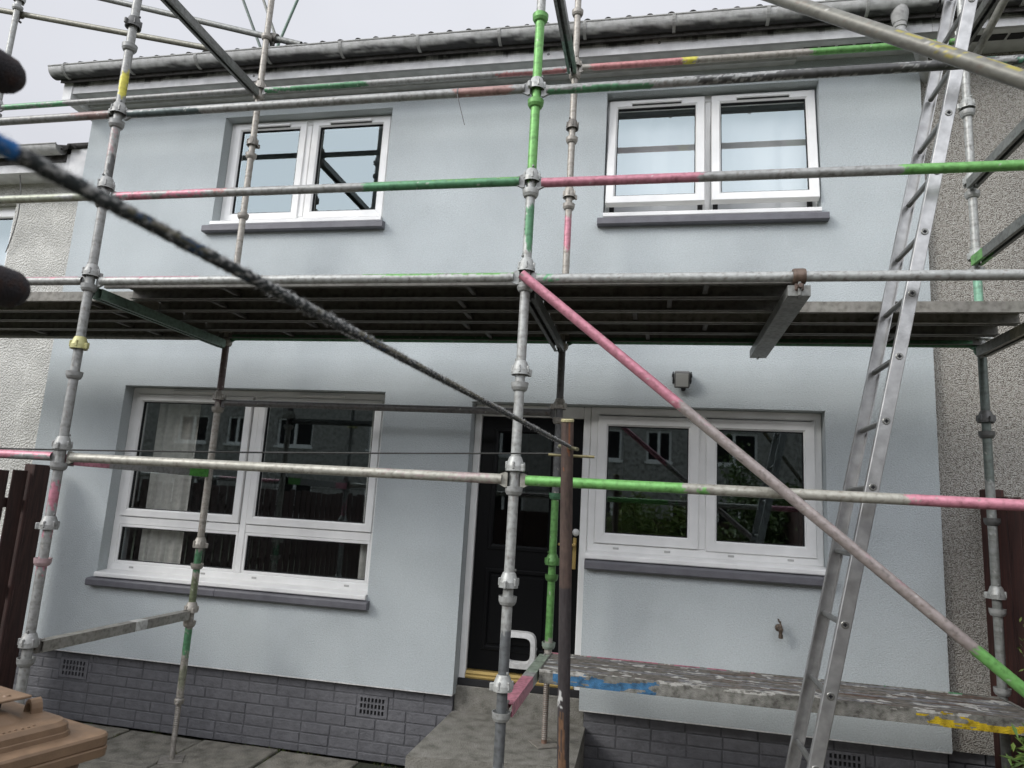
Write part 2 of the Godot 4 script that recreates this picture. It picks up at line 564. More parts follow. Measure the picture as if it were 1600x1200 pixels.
# an upright: at (x, z) from y0 up to y1; nodes of [height of the lower cup, gap to the captive cup above it]
func standard(label: String, x: float, z: float, foot: float, y0: float, y1: float, nodes: Array, base: Color, bands: Array, seed_: int, cupcols := {}) -> Node3D:
	var t := thing("scaffold_standard", label, "scaffold pole", Vector3(x, foot, z), "upright poles of the scaffold")
	var s := begin()
	var bb := []
	for b in bands:
		bb.append([b[0] - y0, b[1] - y0, b[2], b[3], b[4]])
	tube(s, Vector3(0, y0 - foot, 0), Vector3(0, y1 - foot, 0), R, painter(base, bb, seed_), 18, 0.010)
	obj("tube", s, M.galv, t)
	for nd in nodes:
		var col: Color = cupcols.get(-nd[0], base * 0.92)
		col.a = 1.0
		var tcol: Color = cupcols.get(nd[0], base * 1.05)
		var at := Vector3(0, nd[0] - foot, 0)
		var c := begin()
		lathe(c, at, Vector3.UP, [[0.026, -0.034], [0.034, -0.03], [0.041, -0.016], [0.043, 0.008], [0.040, 0.008], [0.036, -0.008], [0.0245, -0.012]], 20, col)
		obj("lower_cup", c, M.galv, t)
		if nd[1] <= 0.0:
			continue
		var d := begin()
		var up := Vector3(0, nd[0] - foot + nd[1], 0)
		lathe(d, up, Vector3.UP, [[0.038, 0.0], [0.045, -0.004], [0.045, 0.02], [0.037, 0.044], [0.03, 0.062], [0.0255, 0.066]], 20, tcol)
		lathe(d, up, Vector3.UP, [[0.0255, 0.03], [0.034, 0.008], [0.038, 0.0]], 20, tcol * 0.7)
		var lg := Basis(Vector3.UP, 0.7 * seed_ + 2.3 * nd[0])
		box(d, Vector3(0.034, -0.006, -0.008), Vector3(0.06, 0.03, 0.008), 0.004, Transform3D(lg, up), tcol)
		for rib in 5:
			box(d, Vector3(0.034, 0.004, -0.005), Vector3(0.049, 0.040, 0.005), 0.003, Transform3D(lg * Basis(Vector3.UP, 1.05 * (rib + 1)), up), tcol * 0.95)
		box(d, Vector3(0.022, 0.068, -0.005), Vector3(0.033, 0.080, 0.005), 0.002, Transform3D(lg * Basis(Vector3.UP, 2.2), up), tcol * 0.7)
		obj("top_cup", d, M.galv, t)
	var j := begin()
	var jc := painter(BRUST * 1.6 if seed_ % 2 == 0 else BEIGE * 0.8, [], seed_ + 5)
	tube(j, Vector3(0, 0.006, 0), Vector3(0, y0 - foot + 0.12, 0), 0.0175, jc, 12, 0.02, false)
	for k in int((y0 - foot) / 0.012):
		lathe(j, Vector3(0, 0.03 + k * 0.012, 0), Vector3.UP, [[0.0175, 0.0], [0.0195, 0.004], [0.0175, 0.009]], 12, BEIGE * 0.7)
	obj("jack_spindle", j, M.galv, t)
	var w := begin()
	lathe(w, Vector3(0, y0 - foot - 0.045, 0), Vector3.UP, [[0.018, 0.0], [0.031, 0.002], [0.033, 0.03], [0.026, 0.04]], 12, BEIGE * 0.8)
	box(w, Vector3(-0.085, y0 - foot - 0.032, -0.009), Vector3(0.085, y0 - foot - 0.016, 0.009), 0.005, Transform3D(Basis(Vector3.UP, 0.4 * seed_), Vector3.ZERO), BEIGE)
	obj("wing_nut", w, M.galv, t)
	var p := begin()
	box(p, Vector3(-0.075, 0, -0.075), Vector3(0.075, 0.008, 0.075), 0.002, Transform3D(Basis(Vector3.UP, 0.1 * seed_), Vector3.ZERO), BEIGE * 0.8)
	obj("base_plate", p, M.galv, t)
	return t

func ledger(label: String, x0: float, x1: float, y: float, z: float, base: Color, bands: Array, seed_: int, grime := 0.35) -> Node3D:
	var mid := (x0 + x1) * 0.5
	var t := thing("scaffold_ledger", label, "scaffold tube", Vector3(mid, y, z), "horizontal tubes of the scaffold")
	var s := begin()
	var a := x0 + 0.055
	var bb := []
	for b in bands:
		bb.append([b[0] - a, b[1] - a, b[2], b[3], b[4]])
	tube(s, Vector3(a - mid, 0, 0), Vector3(x1 - 0.055 - mid, 0, 0), R, painter(base, bb, seed_, grime), 18, 0.008)
	obj("tube", s, M.galv, t)
	for e in [[x0 - mid, 1.0], [x1 - mid, -1.0]]:
		var d := begin()
		var tt := Transform3D(Basis.IDENTITY if e[1] > 0 else Basis(Vector3.UP, PI), Vector3(e[0], 0, 0))
		prism(d, PackedVector2Array([Vector2(0.028, -0.036), Vector2(0.04, -0.038), Vector2(0.075, -0.02), Vector2(0.075, 0.02), Vector2(0.04, 0.034), Vector2(0.028, 0.03)]), tt * Transform3D(Basis.IDENTITY, Vector3(0, 0, 0.0075)), 0.015, base * 0.8)
		obj("blade", d, M.galv, t)
	return t

# the lipped channel that transoms and deck boards share: open side down
func channel(w: float, h: float, lip: float, k: float) -> PackedVector2Array:
	var a := w * 0.5
	return PackedVector2Array([Vector2(-a, 0), Vector2(-a + lip, 0), Vector2(-a + lip, k), Vector2(-a + k, k), Vector2(-a + k, h - k), Vector2(a - k, h - k), Vector2(a - k, k), Vector2(a - lip, k), Vector2(a - lip, 0), Vector2(a, 0), Vector2(a, h), Vector2(-a, h)])

func channel_tinted(s: SurfaceTool, poly: PackedVector2Array, t: Transform3D, length: float, paint: Callable, step := 0.06) -> void:
	var n := maxi(1, int(length / step))
	for k in n:
		var a := length * k / n
		var col: Color = paint.call(a + step * 0.5)
		var pts := poly
		if Geometry2D.is_polygon_clockwise(pts):
			pts = poly.duplicate()
			pts.reverse()
		for i in pts.size():
			var p := pts[i]
			var q := pts[(i + 1) % pts.size()]
			quad(s, t * Vector3(p.x, p.y, -a), t * Vector3(p.x, p.y, -a - length / n), t * Vector3(q.x, q.y, -a - length / n), t * Vector3(q.x, q.y, -a), col)
	prism(s, poly, t, 0.0006, paint.call(0.0))
	prism(s, poly, t * Transform3D(Basis.IDENTITY, Vector3(0, 0, -length)), 0.0006, paint.call(length))

func transom(label: String, x: float, y: float, z0: float, z1: float, base: Color, bands: Array, seed_: int, closed := false) -> Node3D:
	var t := thing("scaffold_transom", label, "scaffold crossbar", Vector3(x, y, (z0 + z1) * 0.5), "cross members of the scaffold")
	var s := begin()
	var h := (z1 - z0) * 0.5 - 0.05
	var pt := func(a: float) -> Color:
		var c := base * (1.0 + 0.25 * nz.get_noise_2d(a * 40.0 + seed_ * 31.0, 7.0))
		for b in bands:
			if h * 2.0 - a > b[0] and h * 2.0 - a < b[1]:
				c = b[2] * (1.0 + 0.3 * nz.get_noise_2d(a * 60.0, 3.0))
		c.a = 1.0
		return c
	channel_tinted(s, PackedVector2Array([Vector2(-0.05, 0), Vector2(0.05, 0), Vector2(0.05, 0.05), Vector2(-0.05, 0.05)]) if closed else channel(0.062, 0.058, 0.02, 0.004), Transform3D(Basis.IDENTITY, Vector3(0, -0.03, h)), h * 2.0, pt, 0.05)
	obj("channel", s, M.galv, t)
	for e in [-1.0, 1.0]:
		var d := begin()
		box(d, Vector3(-0.007, -0.036, 0.03), Vector3(0.007, 0.034, 0.085), 0.004, Transform3D(Basis(Vector3.UP, 0.0 if e < 0 else PI), Vector3(0, 0, e * (h + 0.05))), base * 0.85)
		obj("blade", d, M.galv, t)
	return t

func deck_board(label: String, x0: float, x1: float, y: float, z: float, tint: float, seed_: int) -> Node3D:
	var mid := (x0 + x1) * 0.5
	var t := thing("deck_board", label, "scaffold board", Vector3(mid, y, z), "steel boards of the working deck")
	var s := begin()
	var pt := func(a: float) -> Color:
		var v := 1.0 + 0.18 * nz.get_noise_2d(a * 25.0 + seed_ * 13.0, 40.0) + 0.1 * nz.get_noise_2d(a * 90.0, seed_ * 9.0)
		return Color(0.20 * tint * v, 0.192 * tint * v, 0.17 * tint * v)
	channel_tinted(s, channel(0.229, 0.058, 0.024, 0.003), Transform3D(Basis(Vector3.UP, -PI * 0.5), Vector3(-(x1 - x0) * 0.5, 0, 0)), x1 - x0, pt, 0.08)
	obj("channel", s, M.boardsteel, t)
	var rng := RandomNumberGenerator.new()
	rng.seed = 900 + seed_
	var n := maxi(1, int((x1 - x0) / 1.0))
	for k in n:
		var xx := -(x1 - x0) * 0.5 + (k + 0.35 + 0.4 * rng.randf()) * (x1 - x0) / n
		var c := begin()
		box(c, Vector3(xx - 0.013, 0.012, -0.11), Vector3(xx + 0.013, 0.032, 0.11), 0.002, Transform3D.IDENTITY, Color(0.10, 0.097, 0.09))
		obj("stiffener", c, M.boardsteel, t)
	return t

func slant(called: String, label: String, a: Vector3, b: Vector3, base: Color, bands: Array, seed_: int, flat := 0.0, category := "scaffold brace") -> Node3D:
	var t := thing(called, label, category, a, "braces and loose tubes of the scaffold")
	var s := begin()
	tube(s, Vector3.ZERO, b - a, R, painter(base, bands, seed_), 18, 0.009)
	obj("tube", s, M.galv, t)
	return t

func clamp_on(t: Node3D, at: Vector3, along: Vector3, col: Color) -> void:
	var s := begin()
	lathe(s, at - along.normalized() * 0.028, along, [[0.025, 0.0], [0.036, 0.0], [0.038, 0.01], [0.038, 0.046], [0.036, 0.056], [0.025, 0.056]], 16, col)
	var f := frame_of(along)
	box(s, Vector3(0.03, -0.02, -0.012), Vector3(0.07, 0.02, 0.012), 0.005, Transform3D(f, at), col * 0.8)
	lathe(s, at + f * Vector3(0.055, 0, -0.04), f.z, [[0.0, 0.0], [0.011, 0.0], [0.011, 0.085], [0.0, 0.085]], 6, col * 0.7)
	obj("coupler", s, M.galv, t)

func part(called: String, parent: Node3D) -> Node3D:
	var o := Node3D.new()
	var k := 1
	o.name = called
	if parent.has_meta("n_" + called):
		k = int(parent.get_meta("n_" + called)) + 1
		o.name = "%s_%03d" % [called, k - 1]
	parent.set_meta("n_" + called, k)
	parent.add_child(o, true)
	return o

# one hinged sash: frame, rubber gasket, pane; turned about its top edge by open radians
func sash(w: Node3D, x0: float, x1: float, y0: float, y1: float, zf: float, border: float, vent: bool, open := 0.0, pane_mat: Material = null) -> void:
	var turn := Transform3D(Basis(Vector3.RIGHT, -open), Vector3(0, y1, zf))
	var back := Transform3D(Basis.IDENTITY, Vector3(0, -y1, -zf))
	var t := turn * back
	var s := begin()
	mitred(s, x0, x1, y0, y1, border, zf - 0.06, zf)
	var f := obj("sash", s, M.upvc, w)
	f.transform = t
	var g := begin()
	mitred(g, x0 + border - 0.001, x1 - border + 0.001, y0 + border - 0.001, y1 - border + 0.001, 0.007, zf - 0.04, zf - 0.014, 0.003)
	obj("gasket", g, M.gasket, w).transform = t
	var p := begin()
	var e := border + 0.002
	quad(p, Vector3(x0 + e, y0 + e, zf - 0.028), Vector3(x1 - e, y0 + e, zf - 0.028), Vector3(x1 - e, y1 - e, zf - 0.028), Vector3(x0 + e, y1 - e, zf - 0.028))
	obj("pane", p, pane_mat if pane_mat else M.glass, w).transform = t
	if vent:
		var v := begin()
		var c := (x0 + x1) * 0.5
		box(v, Vector3(c - 0.19, y1 - 0.046, zf + 0.001), Vector3(c + 0.19, y1 - 0.022, zf + 0.018), 0.006)
		obj("trickle_vent", v, M.upvc, w).transform = t
		var v2 := begin()
		box(v2, Vector3(c - 0.185, y1 - 0.054, zf + 0.0005), Vector3(c + 0.185, y1 - 0.048, zf + 0.006))
		obj("vent_slot", v2, M.gasket, w).transform = t

func stone_sill(w: Node3D, x0: float, x1: float, y: float, joint := 0.0) -> void:
	var prof := PackedVector2Array([Vector2(-0.12, -0.062), Vector2(0.052, -0.066), Vector2(0.06, -0.058), Vector2(0.061, -0.020), Vector2(0.054, -0.010), Vector2(-0.12, 0.012)])
	var cuts := [x0, x1] if joint == 0.0 else [x0, joint, x1]
	for k in cuts.size() - 1:
		var s := begin()
		prism(s, prof, Transform3D(Basis(Vector3.UP, -PI * 0.5), Vector3(cuts[k] + 0.002, y, 0)), cuts[k + 1] - cuts[k] - 0.004)
		obj("sill", s, M.sill, w)

func drains(w: Node3D, xs: Array, y: float, z: float) -> void:
	for x in xs:
		var s := begin()
		box(s, Vector3(x - 0.02, y - 0.007, z + 0.0005), Vector3(x + 0.02, y + 0.007, z + 0.005), 0.002)
		obj("drain_cap", s, M.vent_grey, w)

func outer_frame(w: Node3D, x0: float, x1: float, y0: float, y1: float, zf: float, bars: Array) -> void:
	var s := begin()
	mitred(s, x0, x1, y0, y1, 0.055, zf - 0.07, zf, 0.008)
	for b in bars:
		box(s, Vector3(b[0], b[2], zf - 0.068), Vector3(b[1], b[3], zf - 0.002), 0.006)
	obj("frame", s, M.upvc, w)

func upvc_cill(w: Node3D, x0: float, x1: float, y: float) -> void:
	var s := begin()
	prism(s, PackedVector2Array([Vector2(-0.12, 0.0), Vector2(0.024, 0.0), Vector2(0.03, 0.006), Vector2(0.03, 0.028), Vector2(0.022, 0.036), Vector2(-0.12, 0.052)]), Transform3D(Basis(Vector3.UP, -PI * 0.5), Vector3(x0, y, 0)), x1 - x0)
	obj("cill", s, M.upvc, w)

func pleated(called: String, label: String, x0: float, x1: float, y0: float, y1: float, z: float, deep: float, waves: float, m: Material, seed_: int, group := "") -> void:
	var s := begin()
	var n := int((x1 - x0) / 0.012) + 4
	var pz := func(x: float, y: float) -> float: return z + deep * sin(x * waves + 1.6 * nz.get_noise_2d(x * 30.0, seed_ * 50.0)) * (0.7 + 0.3 * nz.get_noise_2d(x * 12.0, y * 6.0))
	for i in n:
		for j in 6:
			var a := lerpf(x0, x1, float(i) / n)
			var b := lerpf(x0, x1, float(i + 1) / n)
			var c := lerpf(y0, y1, j / 6.0)
			var d := lerpf(y0, y1, (j + 1) / 6.0)
			quad(s, Vector3(a, c, pz.call(a, c)), Vector3(b, c, pz.call(b, c)), Vector3(b, d, pz.call(b, d)), Vector3(a, d, pz.call(a, d)))
	tag(obj(called, s, m), label, "curtain", group)

func brick_run(host: Node3D, x0: float, x1: float, y0: float, y1: float, zf: float, seed_: int, gaps: Array, m: Material) -> void:
	var rng := RandomNumberGenerator.new()
	rng.seed = seed_
	var made := {}
	var ch := 0.075
	var rows := int(ceil((y1 - y0) / ch - 0.05))
	for r in rows:
		var top := y1 - r * ch
		var bot := maxf(top - ch + 0.009, y0)
		if top - bot < 0.015:
			continue
		var x := x0 - (0.1125 if r % 2 == 1 else 0.0) - rng.randf() * 0.02
		while x < x1 - 0.01:
			var w := 0.225
			if rng.randf() < 0.07:
				w = 0.1125
			var a := maxf(x, x0)
			var b := minf(x + w - 0.009, x1)
			x += w
			if b - a < 0.025:
				continue
			var pieces := [[a, b]]
			for g in gaps:
				if bot < g.end.y - 0.01 and top > g.position.y + 0.01:
					var nxt := []
					for pc in pieces:
						if pc[1] <= g.position.x or pc[0] >= g.end.x:
							nxt.append(pc)
							continue
						if g.position.x - pc[0] > 0.03:
							nxt.append([pc[0], g.position.x - 0.006])
						if pc[1] - g.end.x > 0.03:
							nxt.append([g.end.x + 0.006, pc[1]])
					pieces = nxt
			for pc in pieces:
				var wid: float = snappedf(pc[1] - pc[0], 0.002)
				var hgt: float = snappedf(top - bot, 0.002)
				var key := "%d_%d_%d" % [int(wid * 1000), int(hgt * 1000), rng.randi() % 3]
				if not made.has(key):
					var s := begin()
					var tone := 0.94 + 0.12 * rng.randf()
					box(s, Vector3(-wid * 0.5, -hgt * 0.5, -0.02), Vector3(wid * 0.5, hgt * 0.5, 0.0), 0.003, Transform3D.IDENTITY, Color(tone, tone, tone))
					var me := s.commit()
					me.surface_set_material(0, m)
					made[key] = me
				var bz := Basis(Vector3.UP, rng.randfn() * 0.006) * Basis(Vector3.RIGHT, rng.randfn() * 0.008)
				again(made[key], "brick", host, Transform3D(bz, Vector3((pc[0] + pc[1]) * 0.5, (top + bot) * 0.5, zf + rng.randfn() * 0.0012)))

func air_brick(host: Node3D, x0: float, x1: float, y0: float, y1: float, zf: float) -> void:
	var ab := part("air_brick", host)
	var s := begin()
	var holes := []
	for r in 3:
		for c in 7:
			var px := x0 + 0.02 + (x1 - x0 - 0.04) * (c + 0.5) / 7.0
			var py := y0 + 0.012 + (y1 - y0 - 0.024) * (r + 0.5) / 3.0
			holes.append(Rect2(px - 0.0085, py - 0.0145, 0.017, 0.029))
	pierced(s, x0, x1, y0, y1, zf + 0.003, zf - 0.012, holes)
	obj("grille", s, M.plinth, ab)
	var b := begin()
	box(b, Vector3(x0 + 0.004, y0 + 0.004, zf - 0.03), Vector3(x1 - 0.004, y1 - 0.004, zf - 0.0125))
	obj("back", b, M.gasket, ab)

func gutter_run(host: Node3D, x0: float, x1: float, y: float, z: float, rad: float, seed_: int, capped: bool, joints: Array, clean := 0.0) -> void:
	# half round, open at the top; blackened on its underside
	var s := begin()
	var seg := 14
	var nx := int((x1 - x0) / 0.03)
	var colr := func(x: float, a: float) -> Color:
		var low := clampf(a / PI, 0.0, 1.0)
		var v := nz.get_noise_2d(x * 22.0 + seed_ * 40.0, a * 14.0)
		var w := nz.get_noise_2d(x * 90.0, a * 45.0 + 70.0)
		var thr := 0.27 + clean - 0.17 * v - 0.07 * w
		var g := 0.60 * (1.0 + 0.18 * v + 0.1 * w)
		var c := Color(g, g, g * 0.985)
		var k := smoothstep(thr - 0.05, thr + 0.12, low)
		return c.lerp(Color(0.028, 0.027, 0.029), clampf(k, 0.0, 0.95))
	for i in nx:
		var xa := lerpf(x0, x1, float(i) / nx)
		var xb := lerpf(x0, x1, float(i + 1) / nx)
		for k in seg:
			for io in [1.0, 0.9]:
				var vs := []
				var ns := []
				var cs := []
				for e in [[xa, k], [xb, k], [xb, k + 1], [xa, k + 1]]:
					var a: float = PI * e[1] / seg
					var n := Vector3(0, -sin(a), cos(a))
					vs.append(Vector3(e[0], y, z) + n * rad * io)
					ns.append(n * (1.0 if io == 1.0 else -1.0))
					cs.append(colr.call(e[0], a))
				for j in ([0, 1, 2, 0, 2, 3] if io == 1.0 else [0, 2, 1, 0, 3, 2]):
					s.set_color(cs[j])
					s.set_normal(ns[j])
					s.add_vertex(vs[j])
		# rolled front bead
	tube(s, Vector3(x0, y + 0.003, z + rad * 0.97), Vector3(x1, y + 0.003, z + rad * 0.97), 0.008, func(_t: float, _n: Vector3) -> Color: return Color(0.4, 0.4, 0.39), 8, 0.3, false)
	for x in ([x0, x1] if capped else []):
		for k in seg:
			var a0 := PI * k / seg
			var a1 := PI * (k + 1) / seg
			var c := Vector3(x, y, z)
			tri(s, c, c + Vector3(0, -sin(a0), cos(a0)) * rad, c + Vector3(0, -sin(a1), cos(a1)) * rad, Color(0.34, 0.34, 0.33))
	obj("gutter", s, M.asbestos, host)
	for x in joints:
		var j := begin()
		for k in seg:
			var a0 := PI * k / seg
			var a1 := PI * (k + 1) / seg
			var n0 := Vector3(0, -sin(a0), cos(a0)) * (rad + 0.007)
			var n1 := Vector3(0, -sin(a1), cos(a1)) * (rad + 0.007)
			var c := Vector3(x, y, z)
			var h := Vector3(0.011, 0, 0)
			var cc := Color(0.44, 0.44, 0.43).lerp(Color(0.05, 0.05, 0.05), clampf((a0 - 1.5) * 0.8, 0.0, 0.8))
			quad(j, c - h + n0, c + h + n0, c + h + n1, c - h + n1, cc)
			quad(j, c - h + n0 * 0.9, c - h + n0, c - h + n1, c - h + n1 * 0.9, cc)
			quad(j, c + h + n0, c + h + n0 * 0.9, c + h + n1 * 0.9, c + h + n1, cc)
		obj("gutter_bracket", j, M.asbestos, host)

func dark_top_board(host: Node3D, x0: float, x1: float, y0: float, y1: float, zb: float, zf: float, top_dark: float, seed_: int) -> void:
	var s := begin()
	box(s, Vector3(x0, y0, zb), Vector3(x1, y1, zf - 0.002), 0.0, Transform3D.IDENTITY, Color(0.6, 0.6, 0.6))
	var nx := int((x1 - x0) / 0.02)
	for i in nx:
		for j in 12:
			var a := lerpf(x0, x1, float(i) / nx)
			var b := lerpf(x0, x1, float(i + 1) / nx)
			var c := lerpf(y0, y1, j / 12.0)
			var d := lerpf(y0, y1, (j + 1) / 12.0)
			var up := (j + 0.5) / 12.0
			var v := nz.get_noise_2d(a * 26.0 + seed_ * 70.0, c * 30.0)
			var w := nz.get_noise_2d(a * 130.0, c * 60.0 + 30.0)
			var k := smoothstep(0.30, 0.58, up + 0.17 * v + 0.10 * w) * top_dark  # board colour darkens unevenly towards its top edge
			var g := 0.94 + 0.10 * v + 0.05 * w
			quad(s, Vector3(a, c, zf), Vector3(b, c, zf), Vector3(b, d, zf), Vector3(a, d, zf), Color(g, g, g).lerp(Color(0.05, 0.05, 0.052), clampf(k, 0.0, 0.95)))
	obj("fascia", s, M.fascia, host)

func roof_of(host: Node3D, x0: float, x1: float, ye: float, ze: float, pitch: float, depth: float, seed_: int) -> void:
	var rf := part("roof", host)
	var s := begin()
	var up := Vector3(0, sin(pitch), -cos(pitch))
	var nrm := Vector3(0, cos(pitch), sin(pitch))
	var a := Vector3(x0, ye, ze)
	var b := Vector3(x1, ye, ze)
	var r := up * depth
	quad(s, a, b, b + r, a + r)
	var dn := Vector3(0, -0.12, 0)
	quad(s, a + dn, a + r + dn, b + r + dn, b + dn)
	quad(s, a + dn, b + dn, b, a)
	quad(s, a, a + r, a + r + dn, a + dn)
	quad(s, b + dn, b + r + dn, b + r, b)
	var far := Vector3(0, -sin(pitch), -cos(pitch)) * depth
	quad(s, a + r, b + r, b + r + far, a + r + far)
	obj("roof_deck", s, M.tile, rf)
	var rng := RandomNumberGenerator.new()
	rng.seed = seed_
	var tm: Array = []
	for variant in 3:
		var t := begin()
		var tone := 0.8 + 0.25 * variant
		var col := Color(tone, tone * (0.98 if variant == 1 else 1.0), tone * 0.97)
		var pts: Array = []
		for k in 25:
			var u := 0.302 * k / 24.0
			var h := 0.012
			for rc in [0.10, 0.25]:
				var d := absf(u - rc) / 0.034
				if d < 1.0:
					h = maxf(h, 0.012 + 0.034 * sqrt(1.0 - d * d))
			pts.append(Vector2(u, h))
		for k in 24:
			var p: Vector2 = pts[k]
			var q: Vector2 = pts[k + 1]
			quad(t, Vector3(p.x, p.y, 0), Vector3(q.x, q.y, 0), Vector3(q.x, q.y - 0.012, -0.40), Vector3(p.x, p.y - 0.012, -0.40), col)
			quad(t, Vector3(p.x, p.y - 0.013, 0), Vector3(q.x, q.y - 0.013, 0), Vector3(q.x, q.y, 0), Vector3(p.x, p.y, 0), col * 0.8)
		var me := t.commit()
		me.surface_set_material(0, M.tile)
		tm.append(me)
	var basis := Basis(Vector3.RIGHT, nrm, -up)
	for row in 4:
		var x := x0
		while x < x1 - 0.05:
			var at := a + Vector3(x - x0, 0, 0) + up * (row * 0.33 - 0.07) + nrm * (0.006 + rng.randf() * 0.005 + row * 0.001)
			again(tm[rng.randi() % 3], "roof_tile", rf, Transform3D(basis * Basis(Vector3.UP, rng.randfn() * 0.006), at))
			x += 0.3

func leafy(called: String, label: String, category: String, at: Vector3, size: Vector3, leaves: int, length: float, width: float, seed_: int, tone: Color, upright: float, group := "") -> Node3D:
	var t := thing(called, label, category, at, group)
	var rng := RandomNumberGenerator.new()
	rng.seed = seed_
	var s := begin()
	var b := begin()
	var bc := func(_t: float, _n: Vector3) -> Color: return Color.WHITE
	var tips: Array = []
	for k in maxi(5, int(size.x * 9)):
		var tip := Vector3(rng.randfn() * 0.3 * size.x, size.y * (0.45 + 0.5 * rng.randf()), rng.randfn() * 0.3 * size.z)
		tips.append(tip)
		tube(b, Vector3(tip.x * 0.15, 0, tip.z * 0.15), tip * Vector3(0.7, 0.6, 0.7), 0.012, bc, 6, 0.3, false)
		tube(b, tip * Vector3(0.7, 0.6, 0.7), tip, 0.006, bc, 5, 0.3, false)
	obj("stems", b, M.bark, t)
	for k in leaves:
		var tip: Vector3 = tips[rng.randi() % tips.size()]
		var p: Vector3 = tip * (0.35 + 0.65 * sqrt(rng.randf())) + Vector3(rng.randfn(), rng.randfn(), rng.randfn()) * 0.11 * size.x
		if p.y < 0.02:
			p.y = 0.02 + rng.randf() * 0.1
		var d := Vector3(rng.randfn(), rng.randfn() * 0.7 + upright, rng.randfn()).normalized()
		var sd := d.cross(Vector3(rng.randfn(), rng.randfn(), rng.randfn())).normalized()
		var l := length * (0.6 + 0.8 * rng.randf())
		var w := width * (0.7 + 0.6 * rng.randf())
		var v := 0.65 + 0.8 * rng.randf()
		var c := Color(tone.r * v * (0.9 + 0.4 * rng.randf()), tone.g * v, tone.b * v)
		var droop := Vector3(0, -l * 0.18, 0)
		tri(s, p, p + d * l * 0.5 + sd * w, p + d * l + droop, c)
		tri(s, p, p + d * l + droop, p + d * l * 0.5 - sd * w, c)
	obj("foliage", s, M.leaf, t)
	return t

